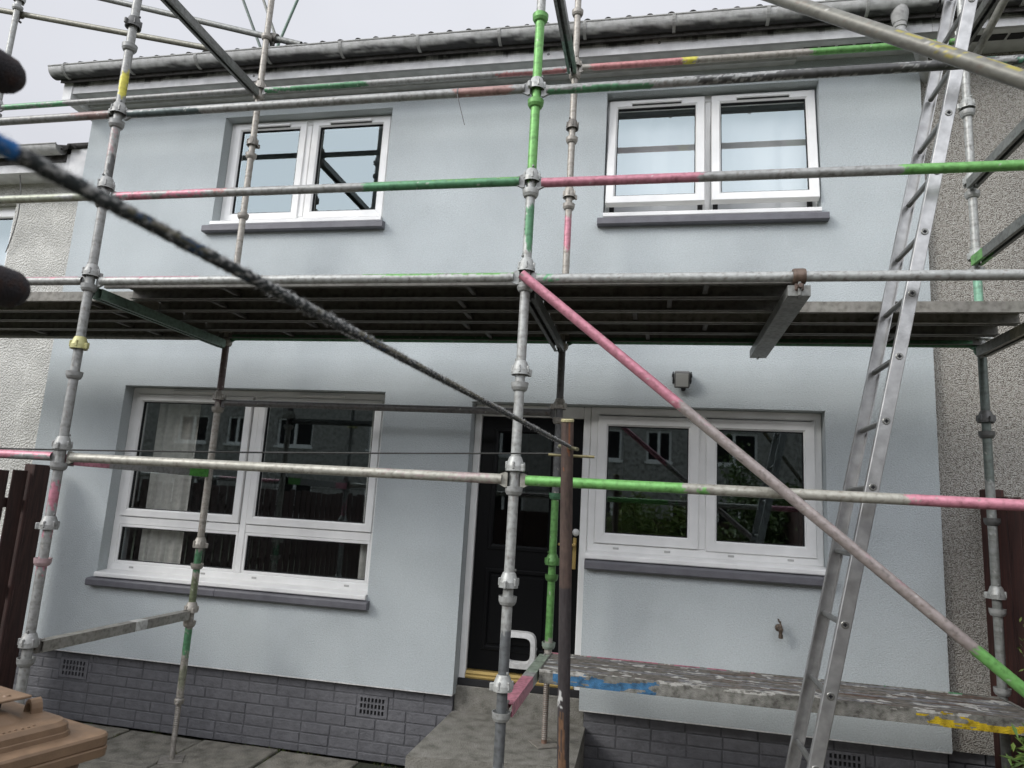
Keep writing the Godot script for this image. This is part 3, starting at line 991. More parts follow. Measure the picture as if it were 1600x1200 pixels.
# ---------------------------------------------------------------- the house
func build_house() -> void:
	var h := thing("rendered_house", "pale grey blue rendered two storey house with white windows and dark brick base", "house", Vector3.ZERO)
	var s := begin()
	pierced(s, -5.06, 1.785, 0.51, 5.16, 0.0, -0.30, [Rect2(-4.285, 1.10, 2.275, 1.51), Rect2(-1.325, 0.4, 0.87, 2.155), Rect2(-0.455, 1.46, 1.565, 1.095), Rect2(-0.417, 3.96, 1.53, 1.03), Rect2(-3.70, 3.95, 1.53, 1.03)])
	obj("wall", s, M.render, h)
	s = begin()
	box(s, Vector3(-5.05, 0.502, -0.1), Vector3(-1.327, 0.509, 0.004))
	box(s, Vector3(-0.453, 0.502, -0.1), Vector3(1.78, 0.509, 0.004))
	obj("render_bead", s, M.white_plastic, h)
	# sides, back, floors inside
	s = begin()
	box(s, Vector3(-5.06, 0.0, -7.0), Vector3(-4.86, 5.16, -0.301))
	box(s, Vector3(1.60, 0.0, -7.0), Vector3(1.784, 5.16, -0.301))
	box(s, Vector3(-4.859, 0.0, -7.0), Vector3(1.599, 5.16, -6.8))
	obj("side_walls", s, M.grey_harl, h)
	s = begin()
	box(s, Vector3(-4.859, 0.40, -6.8), Vector3(1.599, 0.60, -0.301))
	box(s, Vector3(-4.859, 2.95, -6.8), Vector3(1.599, 3.15, -0.301))
	box(s, Vector3(-4.859, 5.17, -6.8), Vector3(1.599, 5.25, -0.0))
	box(s, Vector3(-1.62, 0.601, -6.8), Vector3(-1.52, 2.949, -0.301))
	box(s, Vector3(-0.44, 0.601, -6.8), Vector3(-0.36, 2.949, -0.301))
	box(s, Vector3(-1.3, 3.151, -6.8), Vector3(-1.2, 5.169, -0.301))
	box(s, Vector3(-4.858, 0.601, -3.6), Vector3(1.598, 2.949, -3.5))
	box(s, Vector3(-4.858, 3.151, -3.6), Vector3(1.598, 5.169, -3.5))
	obj("rooms", s, M.room, h)
	# painted brick base
	for seg in [[-5.02, -1.335, -5.0, 71], [-0.425, 1.775, 1.9, 72]]:
		var pl := part("brick_base", h)
		s = begin()
		var gaps := []
		for v in [[-4.525, -4.275], [-2.035, -1.805], [1.08, 1.31]]:
			if v[0] > seg[0] and v[1] < seg[1]:
				gaps.append(Rect2(v[0], 0.285 if v[0] > -4 else 0.30, v[1] - v[0], 0.145))
		pierced(s, seg[0], seg[1], 0.0, 0.50, -0.0560, -0.30, gaps)
		obj("mortar", s, M.plinth_joint, pl)
		brick_run(pl, seg[0], seg[1], 0.0, 0.498, -0.052, seg[3], gaps, M.plinth)
		for g in gaps:
			air_brick(h, g.position.x, g.end.x, g.position.y, g.end.y, -0.052)
	# lower left window
	var w := part("window", h)
	outer_frame(w, -4.285, -2.012, 1.13, 2.608, -0.10, [[-3.16, -3.105, 1.185, 2.553], [-4.23, -3.161, 1.488, 1.552], [-3.104, -2.067, 1.488, 1.552]])
	sash(w, -4.232, -3.170, 1.556, 2.553, -0.088, 0.062, false)
	sash(w, -3.100, -2.062, 1.556, 2.553, -0.088, 0.062, false)
	for x in [[-4.225, -3.165], [-3.10, -2.07]]:
		s = begin()
		mitred(s, x[0] - 0.004, x[1] + 0.004, 1.184, 1.490, 0.022, -0.15, -0.106, 0.004)
		obj("bead", s, M.upvc, w)
		s = begin()
		mitred(s, x[0] + 0.017, x[1] - 0.017, 1.205, 1.469, 0.006, -0.14, -0.112, 0.002)
		obj("gasket", s, M.gasket, w)
		s = begin()
		quad(s, Vector3(x[0] + 0.018, 1.205, -0.128), Vector3(x[1] - 0.018, 1.205, -0.128), Vector3(x[1] - 0.018, 1.469, -0.128), Vector3(x[0] + 0.018, 1.469, -0.128))
		obj("pane", s, M.glass, w)
	for c in [-3.70, -2.58]:
		s = begin()
		box(s, Vector3(c - 0.2, 2.566, -0.099), Vector3(c + 0.2, 2.590, -0.082), 0.006)
		obj("trickle_vent", s, M.upvc, w)
	upvc_cill(w, -4.283, -2.014, 1.083)
	drains(w, [-4.06, -3.42, -2.98, -2.22], 1.158, -0.10)
	stone_sill(w, -4.325, -1.985, 1.082, -3.20)
	# kitchen window beside the door
	w = part("window", h)
	outer_frame(w, -0.453, 1.108, 1.535, 2.553, -0.10, [[0.300, 0.356, 1.59, 2.498]])
	sash(w, -0.402, 0.304, 1.592, 2.490, -0.086, 0.072, false)
	sash(w, 0.352, 1.062, 1.584, 2.490, -0.086, 0.072, false)
	upvc_cill(w, -0.452, 1.107, 1.486)
	drains(w, [-0.25, 0.10, 0.52, 0.90], 1.562, -0.10)
	stone_sill(w, -0.452, 1.135, 1.486)
	# upper left window
	w = part("window", h)
	outer_frame(w, -3.698, -2.172, 4.035, 4.978, -0.10, [[-2.985, -2.93, 4.09, 4.923]])
	sash(w, -3.658, -2.976, 4.070, 4.965, -0.088, 0.066, true)
	sash(w, -2.918, -2.218, 4.070, 4.965, -0.088, 0.066, true)
	upvc_cill(w, -3.697, -2.173, 3.985)
	drains(w, [-3.45, -2.85, -2.40], 4.058, -0.10)
	stone_sill(w, -3.745, -2.140, 3.982)
	# upper right window, both sashes pushed out at the bottom
	w = part("window", h)
	outer_frame(w, -0.415, 1.112, 4.00, 4.988, -0.11, [[0.318, 0.366, 4.055, 4.933]])
	sash(w, -0.400, 0.316, 4.062, 4.966, -0.075, 0.066, true, 0.12)
	sash(w, 0.366, 1.100, 4.062, 4.966, -0.075, 0.066, true, 0.12)
	upvc_cill(w, -0.414, 1.111, 3.962)
	drains(w, [-0.1, 0.62], 4.026, -0.11)
	for x in [-0.36, 0.29, 0.40, 1.055]:
		s = begin()
		box(s, Vector3(x - 0.018, 4.05, -0.105), Vector3(x + 0.018, 4.12, -0.085), 0.003)
		obj("stay", s, M.black_plastic, w)
	stone_sill(w, -0.455, 1.155, 3.957)
	# front door
	var d := part("door", h)
	s = begin()
	box(s, Vector3(-1.323, 0.56, -0.19), Vector3(-1.272, 2.553, -0.11), 0.006)
	box(s, Vector3(-0.508, 0.56, -0.19), Vector3(-0.455, 2.553, -0.11), 0.006)
	box(s, Vector3(-1.271, 2.466, -0.19), Vector3(-0.509, 2.553, -0.11), 0.006)
	obj("frame", s, M.upvc, d)
	s = begin()
	pierced(s, -1.268, -0.512, 0.665, 2.462, -0.14, -0.185, [Rect2(-1.15, 1.52, 0.42, 0.835)])
	obj("leaf", s, M.black_gloss, d)
	s = begin()
	mitred(s, -1.175, -0.705, 1.495, 2.38, 0.035, -0.15, -0.126, 0.012)
	mitred(s, -1.175, -0.705, 0.80, 1.36, 0.035, -0.15, -0.128, 0.012)
	box(s, Vector3(-1.135, 0.845, -0.142), Vector3(-0.745, 1.315, -0.130), 0.009)
	obj("moulding", s, M.black_gloss, d)
	s = begin()
	quad(s, Vector3(-1.15, 1.52, -0.155), Vector3(-0.73, 1.52, -0.155), Vector3(-0.73, 2.355, -0.155), Vector3(-1.15, 2.355, -0.155))
	obj("glass", s, M.door_glass, d)
	s = begin()
	prism(s, PackedVector2Array([Vector2(-0.05, 0.0), Vector2(0.012, 0.0), Vector2(0.016, 0.012), Vector2(0.008, 0.022), Vector2(0.012, 0.034), Vector2(0.0, 0.05), Vector2(-0.05, 0.056)]), Transform3D(Basis(Vector3.UP, -PI * 0.5), Vector3(-1.270, 0.606, -0.115)), 0.760)
	obj("threshold", s, M.brass, d)
	s = begin()
	box(s, Vector3(-1.322, 0.556, -0.25), Vector3(-0.456, 0.604, -0.096), 0.004)
	obj("weather_bar", s, M.black_plastic, d)
	# cat flap with rounded corners
	s = begin()
	var cx := -0.902
	var cy := 0.823
	var ring: Array = []
	for k in 40:
		var a := TAU * k / 40.0
		var f := func(rx: float, ry: float) -> Vector2: return Vector2(signf(cos(a)) * pow(absf(cos(a)), 0.45) * rx, signf(sin(a)) * pow(absf(sin(a)), 0.45) * ry)
		ring.append([f.call(0.127, 0.130), f.call(0.119, 0.122), f.call(0.088, 0.086), f.call(0.079, 0.076)])
	for k in 40:
		var p: Array = ring[k]
		var q: Array = ring[(k + 1) % 40]
		var v := func(e: Vector2, z: float) -> Vector3: return Vector3(cx + e.x, cy + e.y, z)
		quad(s, v.call(p[0], -0.139), v.call(q[0], -0.139), v.call(q[1], -0.100), v.call(p[1], -0.100))
		quad(s, v.call(p[1], -0.100), v.call(q[1], -0.100), v.call(q[2], -0.092), v.call(p[2], -0.092))
		quad(s, v.call(p[2], -0.092), v.call(q[2], -0.092), v.call(q[3], -0.139), v.call(p[3], -0.139))
	obj("cat_flap", s, M.white_plastic, d)
	s = begin()
	box(s, Vector3(-0.555, 1.395, -0.139), Vector3(-0.529, 1.615, -0.130), 0.004)
	lathe(s, Vector3(-0.541, 1.565, -0.128), Vector3(0, 0, 1), [[0.014, 0.0], [0.012, 0.05], [0.0, 0.052]], 12)
	box(s, Vector3(-0.655, 1.556, -0.088), Vector3(-0.53, 1.574, -0.070), 0.007)
	obj("handle", s, M.brass, d)
	s = begin()
	lathe(s, Vector3(-0.535, 1.652, -0.139), Vector3(0, 0, 1), [[0.024, 0.0], [0.026, 0.012], [0.014, 0.026], [0.0, 0.028]], 14)
	obj("lock_cover", s, M.white_plastic, d)
	# concrete upstand under the door
	s = begin()
	box(s, Vector3(-1.335, 0.0, -0.30), Vector3(-0.425, 0.555, -0.085), 0.006)
	obj("door_upstand", s, M.concrete, h)
	# eaves
	dark_top_board(h, -5.13, 1.785, 5.140, 5.318, 0.225, 0.250, 1.0, 1)
	s = begin()
	for k in 9:
		lathe(s, Vector3(-4.95 + k * 0.82, 5.21 + 0.03 * sin(k * 2.1), 0.25), Vector3(0, 0, 1), [[0.012, 0.0], [0.009, 0.004], [0.0, 0.005]], 8, Color(0.4, 0.4, 0.4))
	obj("fascia_nails", s, M.vent_grey, h)
	s = begin()
	box(s, Vector3(-5.13, 5.150, 0.002), Vector3(1.785, 5.168, 0.224))
	box(s, Vector3(-5.13, 5.128, 0.0), Vector3(0.95, 5.149, 0.06))
	obj("soffit", s, M.soffit, h)
	s = begin()
	box(s, Vector3(-5.15, 5.08, -0.29), Vector3(-5.062, 5.36, 0.26))
	obj("barge_box", s, M.fascia, h)
	for k in 7:
		s = begin()
		var xx := 0.98 + k * 0.115
		box(s, Vector3(xx, 5.143, 0.10), Vector3(xx + 0.095, 5.152, 0.16))
		obj("soffit_vent", s, M.gasket, h)
	var js := []
	for k in 11:
		js.append(-5.05 + k * 0.64)
	gutter_run(h, -5.20, 1.785, 5.318, 0.325, 0.075, 3, true, js)
	s = begin()
	lathe(s, Vector3(1.56, 5.08, 0.325), Vector3.UP, [[0.034, 0.0], [0.034, 0.05], [0.040, 0.052], [0.040, 0.08], [0.044, 0.082], [0.055, 0.14], [0.058, 0.2]], 18, Color(0.45, 0.45, 0.44))
	tube(s, Vector3(1.56, 5.09, 0.325), Vector3(1.70, 5.02, 0.24), 0.036, func(_t: float, _n: Vector3) -> Color: return Color(0.5, 0.5, 0.49), 14, 0.3, false)
	tube(s, Vector3(1.70, 5.02, 0.24), Vector3(1.83, 4.96, -0.01), 0.036, func(_t: float, _n: Vector3) -> Color: return Color(0.45, 0.45, 0.44), 14, 0.3, false)
	obj("gutter_outlet", s, M.asbestos, h)
	roof_of(h, -5.15, 1.785, 5.337, 0.30, 0.5, 4.6, 81)
	# curtains and a dark strip inside
	pleated("curtain", "pale grey curtain drawn aside at the left of the large ground floor window", -4.13, -3.74, 1.0, 2.6, -0.26, 0.022, 62.0, M.curtain, 1)
	pleated("curtain", "narrow edge of curtain at the right of the large ground floor window", -2.19, -2.09, 1.0, 2.6, -0.22, 0.015, 80.0, M.curtain, 2)
	pleated("curtain", "white net curtain behind the two open upper right sashes", -0.45, 1.14, 3.6, 5.05, -0.24, 0.012, 26.0, M.net, 4)
	s = begin()
	box(s, Vector3(-0.36, 4.868, -0.19), Vector3(1.06, 4.94, -0.150), 0.01)  # dark strip set just behind the tops of both panes
	tag(obj("roller_blind", s, M.black_plastic), "dark rolled up blind along the top of the upper right window", "blind")
	s = begin()
	box(s, Vector3(0.73, 4.02, -0.29), Vector3(0.86, 4.13, -0.262), 0.008)
	tag(obj("cushion", s, M.red_cloth), "dark red cushion on the ledge inside the open upper right window", "cushion")

func build_neighbours() -> void:
	var h := thing("roughcast_house", "lower neighbouring house with cream white roughcast wall at the left", "house", Vector3.ZERO)
	var s := begin()
	pierced(s, -13.0, -5.07, 0.0, 4.62, -0.30, -0.60, [Rect2(-7.5, 3.15, 1.44, 1.27), Rect2(-11.5, 3.15, 1.44, 1.27), Rect2(-9.6, 1.0, 2.2, 1.4)])
	obj("wall", s, M.harl, h)
	s = begin()
	box(s, Vector3(-13.0, 0, -7.0), Vector3(-12.8, 4.6, -0.601))
	box(s, Vector3(-12.8, 0, -7.0), Vector3(-5.07, 4.6, -6.8))
	obj("side_walls", s, M.grey_harl, h)
	s = begin()
	box(s, Vector3(-12.79, 0, -2.5), Vector3(-5.08, 4.6, -2.4))
	box(s, Vector3(-12.79, 2.6, -2.39), Vector3(-5.08, 2.8, -0.61))
	obj("rooms", s, M.room, h)
	for wd in [[-7.5, -6.06, 3.15, 4.42], [-11.5, -10.06, 3.15, 4.42], [-9.6, -7.4, 1.0, 2.4]]:
		var w := part("window", h)
		outer_frame(w, wd[0], wd[1], wd[2], wd[3], -0.40, [])
		sash(w, wd[0] + 0.05, wd[1] - 0.05, wd[2] + 0.05, wd[3] - 0.05, -0.388, 0.07, true)
		pleated("curtain", "net curtain inside the neighbouring house's " + ("right hand upper" if wd[1] > -7 else "far upper" if wd[1] < -10 else "ground floor") + " window", wd[0], wd[1], wd[2] - 0.1, wd[3] + 0.1, -0.66, 0.015, 30.0, M.net, 7)
	s = begin()
	box(s, Vector3(-13.0, 4.60, -0.11), Vector3(-5.30, 4.76, -0.085))
	box(s, Vector3(-13.0, 4.60, -0.299), Vector3(-5.30, 4.615, -0.111))
	obj("fascia", s, M.fascia, h)
	s = begin()
	box(s, Vector3(-5.295, 4.50, -0.55), Vector3(-5.08, 4.80, -0.06), 0.006)
	obj("barge_box", s, M.fascia, h)
	s = begin()
	box(s, Vector3(-5.33, 4.802, -0.60), Vector3(-5.075, 4.845, -0.03), 0.01)
	obj("verge_tile", s, M.tile, h)
	gutter_run(h, -12.9, -5.36, 4.80, -0.02, 0.068, 9, true, [-11.5, -10.2, -8.9, -7.6, -6.3], 0.5)
	roof_of(h, -13.0, -5.35, 4.80, -0.08, 0.5, 4.4, 83)
	# right hand neighbour
	h = thing("pebbledashed_house", "adjoining house with brown grey pebbledash wall at the right", "house", Vector3.ZERO)
	s = begin()
	pierced(s, 1.79, 10.0, 0.505, 5.16, -0.055, -0.35, [Rect2(3.4, 1.2, 1.8, 1.3), Rect2(6.5, 3.9, 1.5, 1.1)])
	obj("wall", s, M.pebble, h)
	s = begin()
	box(s, Vector3(1.79, 0.0, -0.35), Vector3(10.0, 0.504, -0.125))
	box(s, Vector3(9.8, 0.0, -7.0), Vector3(10.0, 5.16, -0.351))
	box(s, Vector3(1.79, 0.0, -7.0), Vector3(9.8, 5.16, -6.8))
	obj("base_wall", s, M.plinth_joint, h)
	s = begin()
	box(s, Vector3(1.80, 0.6, -2.5), Vector3(9.79, 5.1, -2.4))
	obj("rooms", s, M.room, h)
	var pl := part("brick_base", h)
	brick_run(pl, 1.80, 3.1, 0.0, 0.498, -0.105, 75, [], M.plinth)
	for wd in [[3.4, 5.2, 1.2, 2.5], [6.5, 8.0, 3.9, 5.0]]:
		var w := part("window", h)
		outer_frame(w, wd[0], wd[1], wd[2], wd[3], -0.16, [])
		sash(w, wd[0] + 0.05, wd[1] - 0.05, wd[2] + 0.05, wd[3] - 0.05, -0.148, 0.07, false)
	dark_top_board(h, 1.787, 10.0, 5.140, 5.318, 0.225, 0.250, 1.0, 2)
	s = begin()
	box(s, Vector3(1.787, 5.150, -0.05), Vector3(10.0, 5.168, 0.224))
	obj("soffit", s, M.soffit, h)
	for k in 12:
		s = begin()
		var xx := 1.84 + k * 0.115
		box(s, Vector3(xx, 5.143, 0.10), Vector3(xx + 0.095, 5.152, 0.16))
		obj("soffit_vent", s, M.gasket, h)
	gutter_run(h, 1.80, 9.9, 5.318, 0.325, 0.075, 13, false, [2.3, 3.0, 3.7])
	roof_of(h, 1.79, 9.9, 5.329, 0.30, 0.5, 4.6, 85)

func build_opposite() -> void:
	# the row behind the photographer, which the panes mirror
	for k in 6:
		var x0 := -38.0 + k * 8.6
		var h := thing("terraced_house", "grey harled house across the garden, " + ["sixth", "fifth", "fourth", "third", "second", "first"][k] + " in its row from the viewer's right hand", "house", Vector3(x0, 0, 21.0), "houses across the garden")
		var s := begin()
		var holes := [Rect2(1.0, 3.75, 1.4, 1.15), Rect2(3.3, 3.75, 0.9, 1.15), Rect2(5.6, 3.75, 1.6, 1.15), Rect2(1.0, 1.0, 2.2, 1.4), Rect2(4.2, 0.2, 0.95, 2.1), Rect2(5.8, 1.0, 1.6, 1.3)]
		# faces the garden, towards minus z
		pierced(s, 0, 8.6, 0, 6.6, 7.0, 0.0, holes)
		obj("wall", s, M.grey_harl, h)
		for r in holes:
			s = begin()
			var fr := begin()
			box(s, Vector3(r.position.x, r.position.y, 0.16), Vector3(r.end.x, r.end.y, 0.18))
			obj("window_pane" if r.size.y < 1.9 else "door", s, M.black_gloss, h)
			for e in [[r.position.x, r.position.x + 0.08, r.position.y, r.end.y], [r.end.x - 0.08, r.end.x, r.position.y, r.end.y], [r.position.x + 0.08, r.end.x - 0.08, r.position.y, r.position.y + 0.08], [r.position.x + 0.08, r.end.x - 0.08, r.end.y - 0.08, r.end.y], [r.get_center().x - 0.05, r.get_center().x + 0.05, r.position.y + 0.08, r.end.y - 0.08]]:
				box(fr, Vector3(e[0], e[2], 0.08), Vector3(e[1], e[3], 0.159))
			box(fr, Vector3(r.position.x - 0.05, r.position.y - 0.09, -0.06), Vector3(r.end.x + 0.05, r.position.y - 0.004, 0.07))
			obj("window_frame", fr, M.upvc, h)
		s = begin()
		prism(s, PackedVector2Array([Vector2(-0.35, 6.61), Vector2(7.3, 6.61), Vector2(3.5, 8.4)]), Transform3D(Basis(Vector3.UP, -PI * 0.5), Vector3(0, 0, 0)), 8.6)
		obj("roof", s, M.tile, h)

# ---------------------------------------------------------------- ground, fences, step
func build_ground() -> void:
	var s := begin()
	quad(s, Vector3(-400, -0.06, 400), Vector3(400, -0.06, 400), Vector3(400, -0.06, -400), Vector3(-400, -0.06, -400))
	structure("ground", s, M.earth)
	s = begin()
	box(s, Vector3(-5.05, -0.055, -0.04), Vector3(2.05, -0.012, 9.5))
	var patio := structure("patio", s, M.joint)
	var rng := RandomNumberGenerator.new()
	rng.seed = 5
	var made: Array = []
	for v in 5:
		var t := begin()
		var tone := 0.85 + 0.3 * rng.randf()
		box(t, Vector3(-0.297, -0.045, -0.297), Vector3(0.297, 0, 0.297), 0.006, Transform3D.IDENTITY, Color(tone, tone * 0.995, tone * 0.97))
		var me := t.commit()
		me.surface_set_material(0, M.slab)
		made.append(me)
	for i in 12:
		for j in 9:
			var at := Vector3(-4.72 + i * 0.612, 0.0 + rng.randfn() * 0.003, 0.27 + j * 0.612)
			if at.x > -1.7 and at.x < -0.1 and at.z < 0.6:
				continue
			again(made[rng.randi() % 5], "paving_slab", patio, Transform3D(Basis(Vector3.RIGHT, rng.randfn() * 0.006) * Basis(Vector3.BACK, rng.randfn() * 0.006) * Basis(Vector3.UP, rng.randfn() * 0.004), at))
	# moss and grass in the joints
	var g := begin()
	for k in 2600:
		var along := rng.randf() < 0.5
		var p := Vector3(-5.0 + 4.6 * rng.randf(), -0.012, -0.04 + 2.3 * rng.randf())
		if along:
			p.x = -4.72 - 0.306 + 0.612 * (rng.randi() % 9) + rng.randfn() * 0.006
		else:
			p.z = [-0.036, 0.576, 1.188, 1.8][rng.randi() % 4] + rng.randfn() * 0.006
		if nz.get_noise_2d(p.x * 14.0, p.z * 14.0) < -0.02:
			continue
		var l := 0.018 + 0.035 * rng.randf() * rng.randf()
		var d := Vector3(rng.randfn() * 0.5, 1.0, rng.randfn() * 0.5).normalized() * l
		var sd := Vector3(rng.randfn(), 0, rng.randfn()).normalized() * 0.0035
		tri(g, p - sd, p + sd, p + d, Color(0.05 + 0.05 * rng.randf(), 0.07 + 0.05 * rng.randf(), 0.025))
	var go := obj("joint_moss", g, M.leaf, patio)
	go.set_meta("kind", "stuff")
	# doorstep
	s = begin()
	var t2 := Transform3D(Basis(Vector3.RIGHT, -PI * 0.5), Vector3(0, 0.39, 0))
	prism(s, PackedVector2Array([Vector2(-1.335, 0.08), Vector2(-0.415, 0.08), Vector2(-0.40, -0.72), Vector2(-1.335, -0.885)]), t2 * Transform3D(Basis.IDENTITY, Vector3(0, 0, 0)), 0.385)
	var st := structure("door_step", s, M.concrete)
	st.set_meta("label", "rough grey concrete step below the black front door")
	st.set_meta("category", "step")

func fence_along_z(label: String, x: float, z0: float, z1: float, y1: float, m: Material, wide: float, gap: float, seed_: int, end_post: float, dx: float) -> void:
	var t := thing("garden_fence", label, "fence", Vector3(x, 0, z0))
	var rng := RandomNumberGenerator.new()
	rng.seed = seed_
	var z := end_post
	var n := 0
	while z < z1 - z0 - 0.02:
		var s := begin()
		var top := y1 + rng.randfn() * 0.008
		box(s, Vector3(-0.007, 0.05, z), Vector3(0.007, top, z + wide), 0.003, Transform3D(Basis(Vector3.RIGHT, rng.randfn() * 0.003), Vector3.ZERO), Color.WHITE * (0.85 + 0.3 * rng.randf()))
		obj("board", s, m, t)
		z += wide + gap
		n += 1
	for y in [0.35, y1 * 0.5, y1 - 0.28]:
		var s := begin()
		box(s, Vector3(dx - 0.018, y, end_post), Vector3(dx + 0.018, y + 0.075, z1 - z0), 0.004)
		obj("rail", s, m, t)
	for pz in [0.0, (z1 - z0) * 0.45, (z1 - z0) * 0.9]:
		var s := begin()
		var w := 0.05 if pz == 0.0 else 0.04
		var px := 0.0 if pz == 0.0 else dx * 2.6
		box(s, Vector3(px - w, 0, pz), Vector3(px + w, y1 + (0.06 if pz == 0.0 else -0.05), pz + (0.15 if pz == 0.0 and dx < 0.0 else 0.095)), 0.005)
		obj("post", s, m, t)

func build_fences() -> void:
	fence_along_z("dark brown vertical board fence with gaps at the left end of the house", -4.80, 0.12, 9.4, 1.86, M.fence_brown, 0.128, 0.030, 91, 0.165, -0.03)
	fence_along_z("dark red brown close boarded fence behind the right hand scaffold pole", 2.05, 0.02, 9.4, 2.02, M.fence_red, 0.14, 0.003, 92, 0.105, 0.035)
	var t := thing("garden_fence", "dark board fence across the far end of the garden behind the viewer", "fence", Vector3(-1.5, 0, 9.6))
	for k in 48:
		var s := begin()
		box(s, Vector3(-3.45 + k * 0.147, 0.02, 0), Vector3(-3.45 + k * 0.147 + 0.142, 1.75, 0.022), 0.003)
		obj("board", s, M.fence_brown, t)

# ---------------------------------------------------------------- scaffold
func build_scaffold() -> void:
	var nd := func(a: Array) -> Array: return a
	# outer row
	standard("left front pole with yellow band near its top and pink flakes low down", -3.14, 1.71, 0.0, 0.42, 6.9,
		[[0.89, 0.065], [1.39, 0.16], [1.89, 0.085], [2.39, 0.14], [2.89, 0.06], [3.39, 0.09], [3.89, 0.06], [4.39, 0.13], [4.89, 0.06], [5.39, 0.14]], GALV,
		[[3.40, 3.86, Color(0.40, 0.33, 0.32), 1.0, Vector3(-1, 0, 0.3)], [3.42, 3.68, DARK, 1.1, Vector3(1, 0, 0.2)], [4.06, 4.22, YELLOW, 1.0, Vector3(0.8, 0, 0.6)], [1.44, 1.80, PINK, 0.62, NO], [1.30, 1.42, PINK * 1.1, 0.7, NO], [3.39, 3.90, Color(0.42, 0.30, 0.30), 0.45, NO]], 1, {2.39: Color(0.5, 0.48, 0.22), -1.39: Color(0.5, 0.36, 0.37), 4.39: DARK})
	standard("middle front pole painted bright green at its top", -0.648, 1.665, 0.0, 0.36, 6.9,
		[[0.89, 0.10], [1.39, 0.05], [1.89, 0.085], [2.39, 0.05], [2.89, 0.075], [3.39, 0.055], [3.89, 0.07], [4.39, 0.0], [4.89, 0.06]], PALE,
		[[3.44, 4.41, GREEN * 1.15, 1.25, NO], [3.07, 3.30, DGREEN * 1.2, 1.2, Vector3(0.5, 0, 0.8)], [0.36, 1.24, Color(0.16, 0.17, 0.175), 0.95, NO], [0.62, 0.66, PALE, 0.8, NO]], 2, {-3.89: GREEN, 3.89: PALE * 1.1, -4.39: GREEN, 0.89: PALE * 1.15, -3.39: PALE * 1.1})
	standard("right front pole standing beyond the ladder", 1.86, 1.665, 0.0, 0.40, 6.9,
		[[0.89, 0.065], [1.39, 0.12], [1.89, 0.07], [2.39, 0.1], [2.89, 0.065], [3.39, 0.065], [3.89, 0.065], [4.89, 0.065]], GALV, [], 3)
	standard("far left front pole at the outer edge of the scaffold", -5.64, 1.69, 0.0, 0.40, 6.9,
		[[0.89, 0.1], [1.89, 0.07], [2.89, 0.065], [3.39, 0.065], [3.89, 0.065], [4.89, 0.065]], GALV, [], 4)
	# inner row, close to the wall
	standard("left pole beside the wall, in front of the large ground floor window", -3.135, 0.40, 0.0, 0.40, 6.9,
		[[0.89, 0.07], [1.28, 0.12], [2.39, 0.065], [2.89, 0.065], [3.89, 0.0], [4.39, 0.08], [4.89, 0.065], [5.42, 0.0]], BEIGE * 0.95,
		[[2.42, 2.88, Color(0.16, 0.12, 0.115), 1.2, NO], [1.22, 1.38, DGREEN, 0.8, NO], [0.95, 1.2, Color(0.17, 0.2, 0.12), 0.7, NO], [0.66, 0.86, DGREEN * 1.3, 0.7, NO], [0.42, 0.62, Color(0.26, 0.27, 0.2), 0.7, NO]], 5, {4.39: BEIGE * 0.6})
	standard("middle pole beside the wall, bright green where it passes the front door", -0.622, 0.40, 0.392, 0.86, 6.9,
		[[0.98, 0.0], [1.39, 0.07], [1.90, 0.0], [2.39, 0.07], [2.89, 0.065], [3.89, 0.06], [4.39, 0.08], [4.89, 0.065], [5.40, 0.0]], BEIGE,
		[[1.0, 1.88, GREEN * 0.8, 1.15, NO], [3.56, 3.80, PINK, 1.0, NO], [2.98, 3.5, PINK, 0.35, Vector3(-0.6, 0, 0.7)], [1.91, 2.88, Color(0.15, 0.15, 0.15), 1.3, NO]], 6, {4.39: BEIGE * 0.5, -1.90: DGREEN, -0.98: Color(0.3, 0.36, 0.3), 1.39: GREEN * 0.6, -1.39: GREEN * 0.5})
	standard("right pole beside the pebbledash wall, mint green below the deck rail", 1.905, 0.40, 0.0, 0.42, 6.9,
		[[0.97, 0.0], [1.39, 0.065], [1.89, 0.0], [2.39, 0.065], [2.89, 0.065], [3.39, 0.07], [3.89, 0.065], [4.44, 0.03], [4.92, 0.06]], PALE,
		[[3.10, 3.38, MINT * 1.15, 1.3, NO], [2.1, 2.88, Color(0.13, 0.155, 0.14), 1.2, NO], [0.42, 2.1, Color(0.27, 0.28, 0.265), 0.95, NO]], 8, {-2.89: DGREEN * 0.6, 2.39: DARK, -2.39: DARK, -1.89: DARK})
	standard("far left pole beside the neighbouring house", -5.645, 0.40, 0.0, 0.40, 6.9,
		[[0.89, 0.07], [2.89, 0.065], [4.89, 0.065], [5.93, 0.065]], PALE, [], 10)
	# outer ledgers, bottom to top
	var up := Vector3(0, 1, 0.15)
	var cols := [[-5.64, -3.14], [-3.14, -0.648], [-0.648, 1.86]]
	ledger("pink topped lower rail left of the left front pole", -5.64, -3.14, 1.93, 1.70, GALV, [[-4.6, -3.1, PINK * 1.05, 1.15, Vector3(0, 1, 0)]], 21)
	ledger("cream lower rail across the large ground floor window", -3.14, -0.648, 1.93, 1.69, CREAM, [[-1.35, -0.7, Color(0.44, 0.35, 0.34), 0.4, NO]], 22, 0.1)
	ledger("lower rail with green left end and pink right end", -0.648, 1.86, 1.93, 1.665, CREAM * 0.95, [[-0.60, 0.14, GREEN * 1.25, 1.05, NO], [0.20, 0.235, GREEN * 1.2, 0.8, NO], [1.06, 1.86, PINK * 1.1, 0.95, NO]], 23, 0.15)
	ledger("deck level rail left of the left front pole", -5.64, -3.14, 2.925, 1.70, GALV, [[-4.6, -3.2, PINK, 0.75, Vector3(0, 1, 0)]], 24)
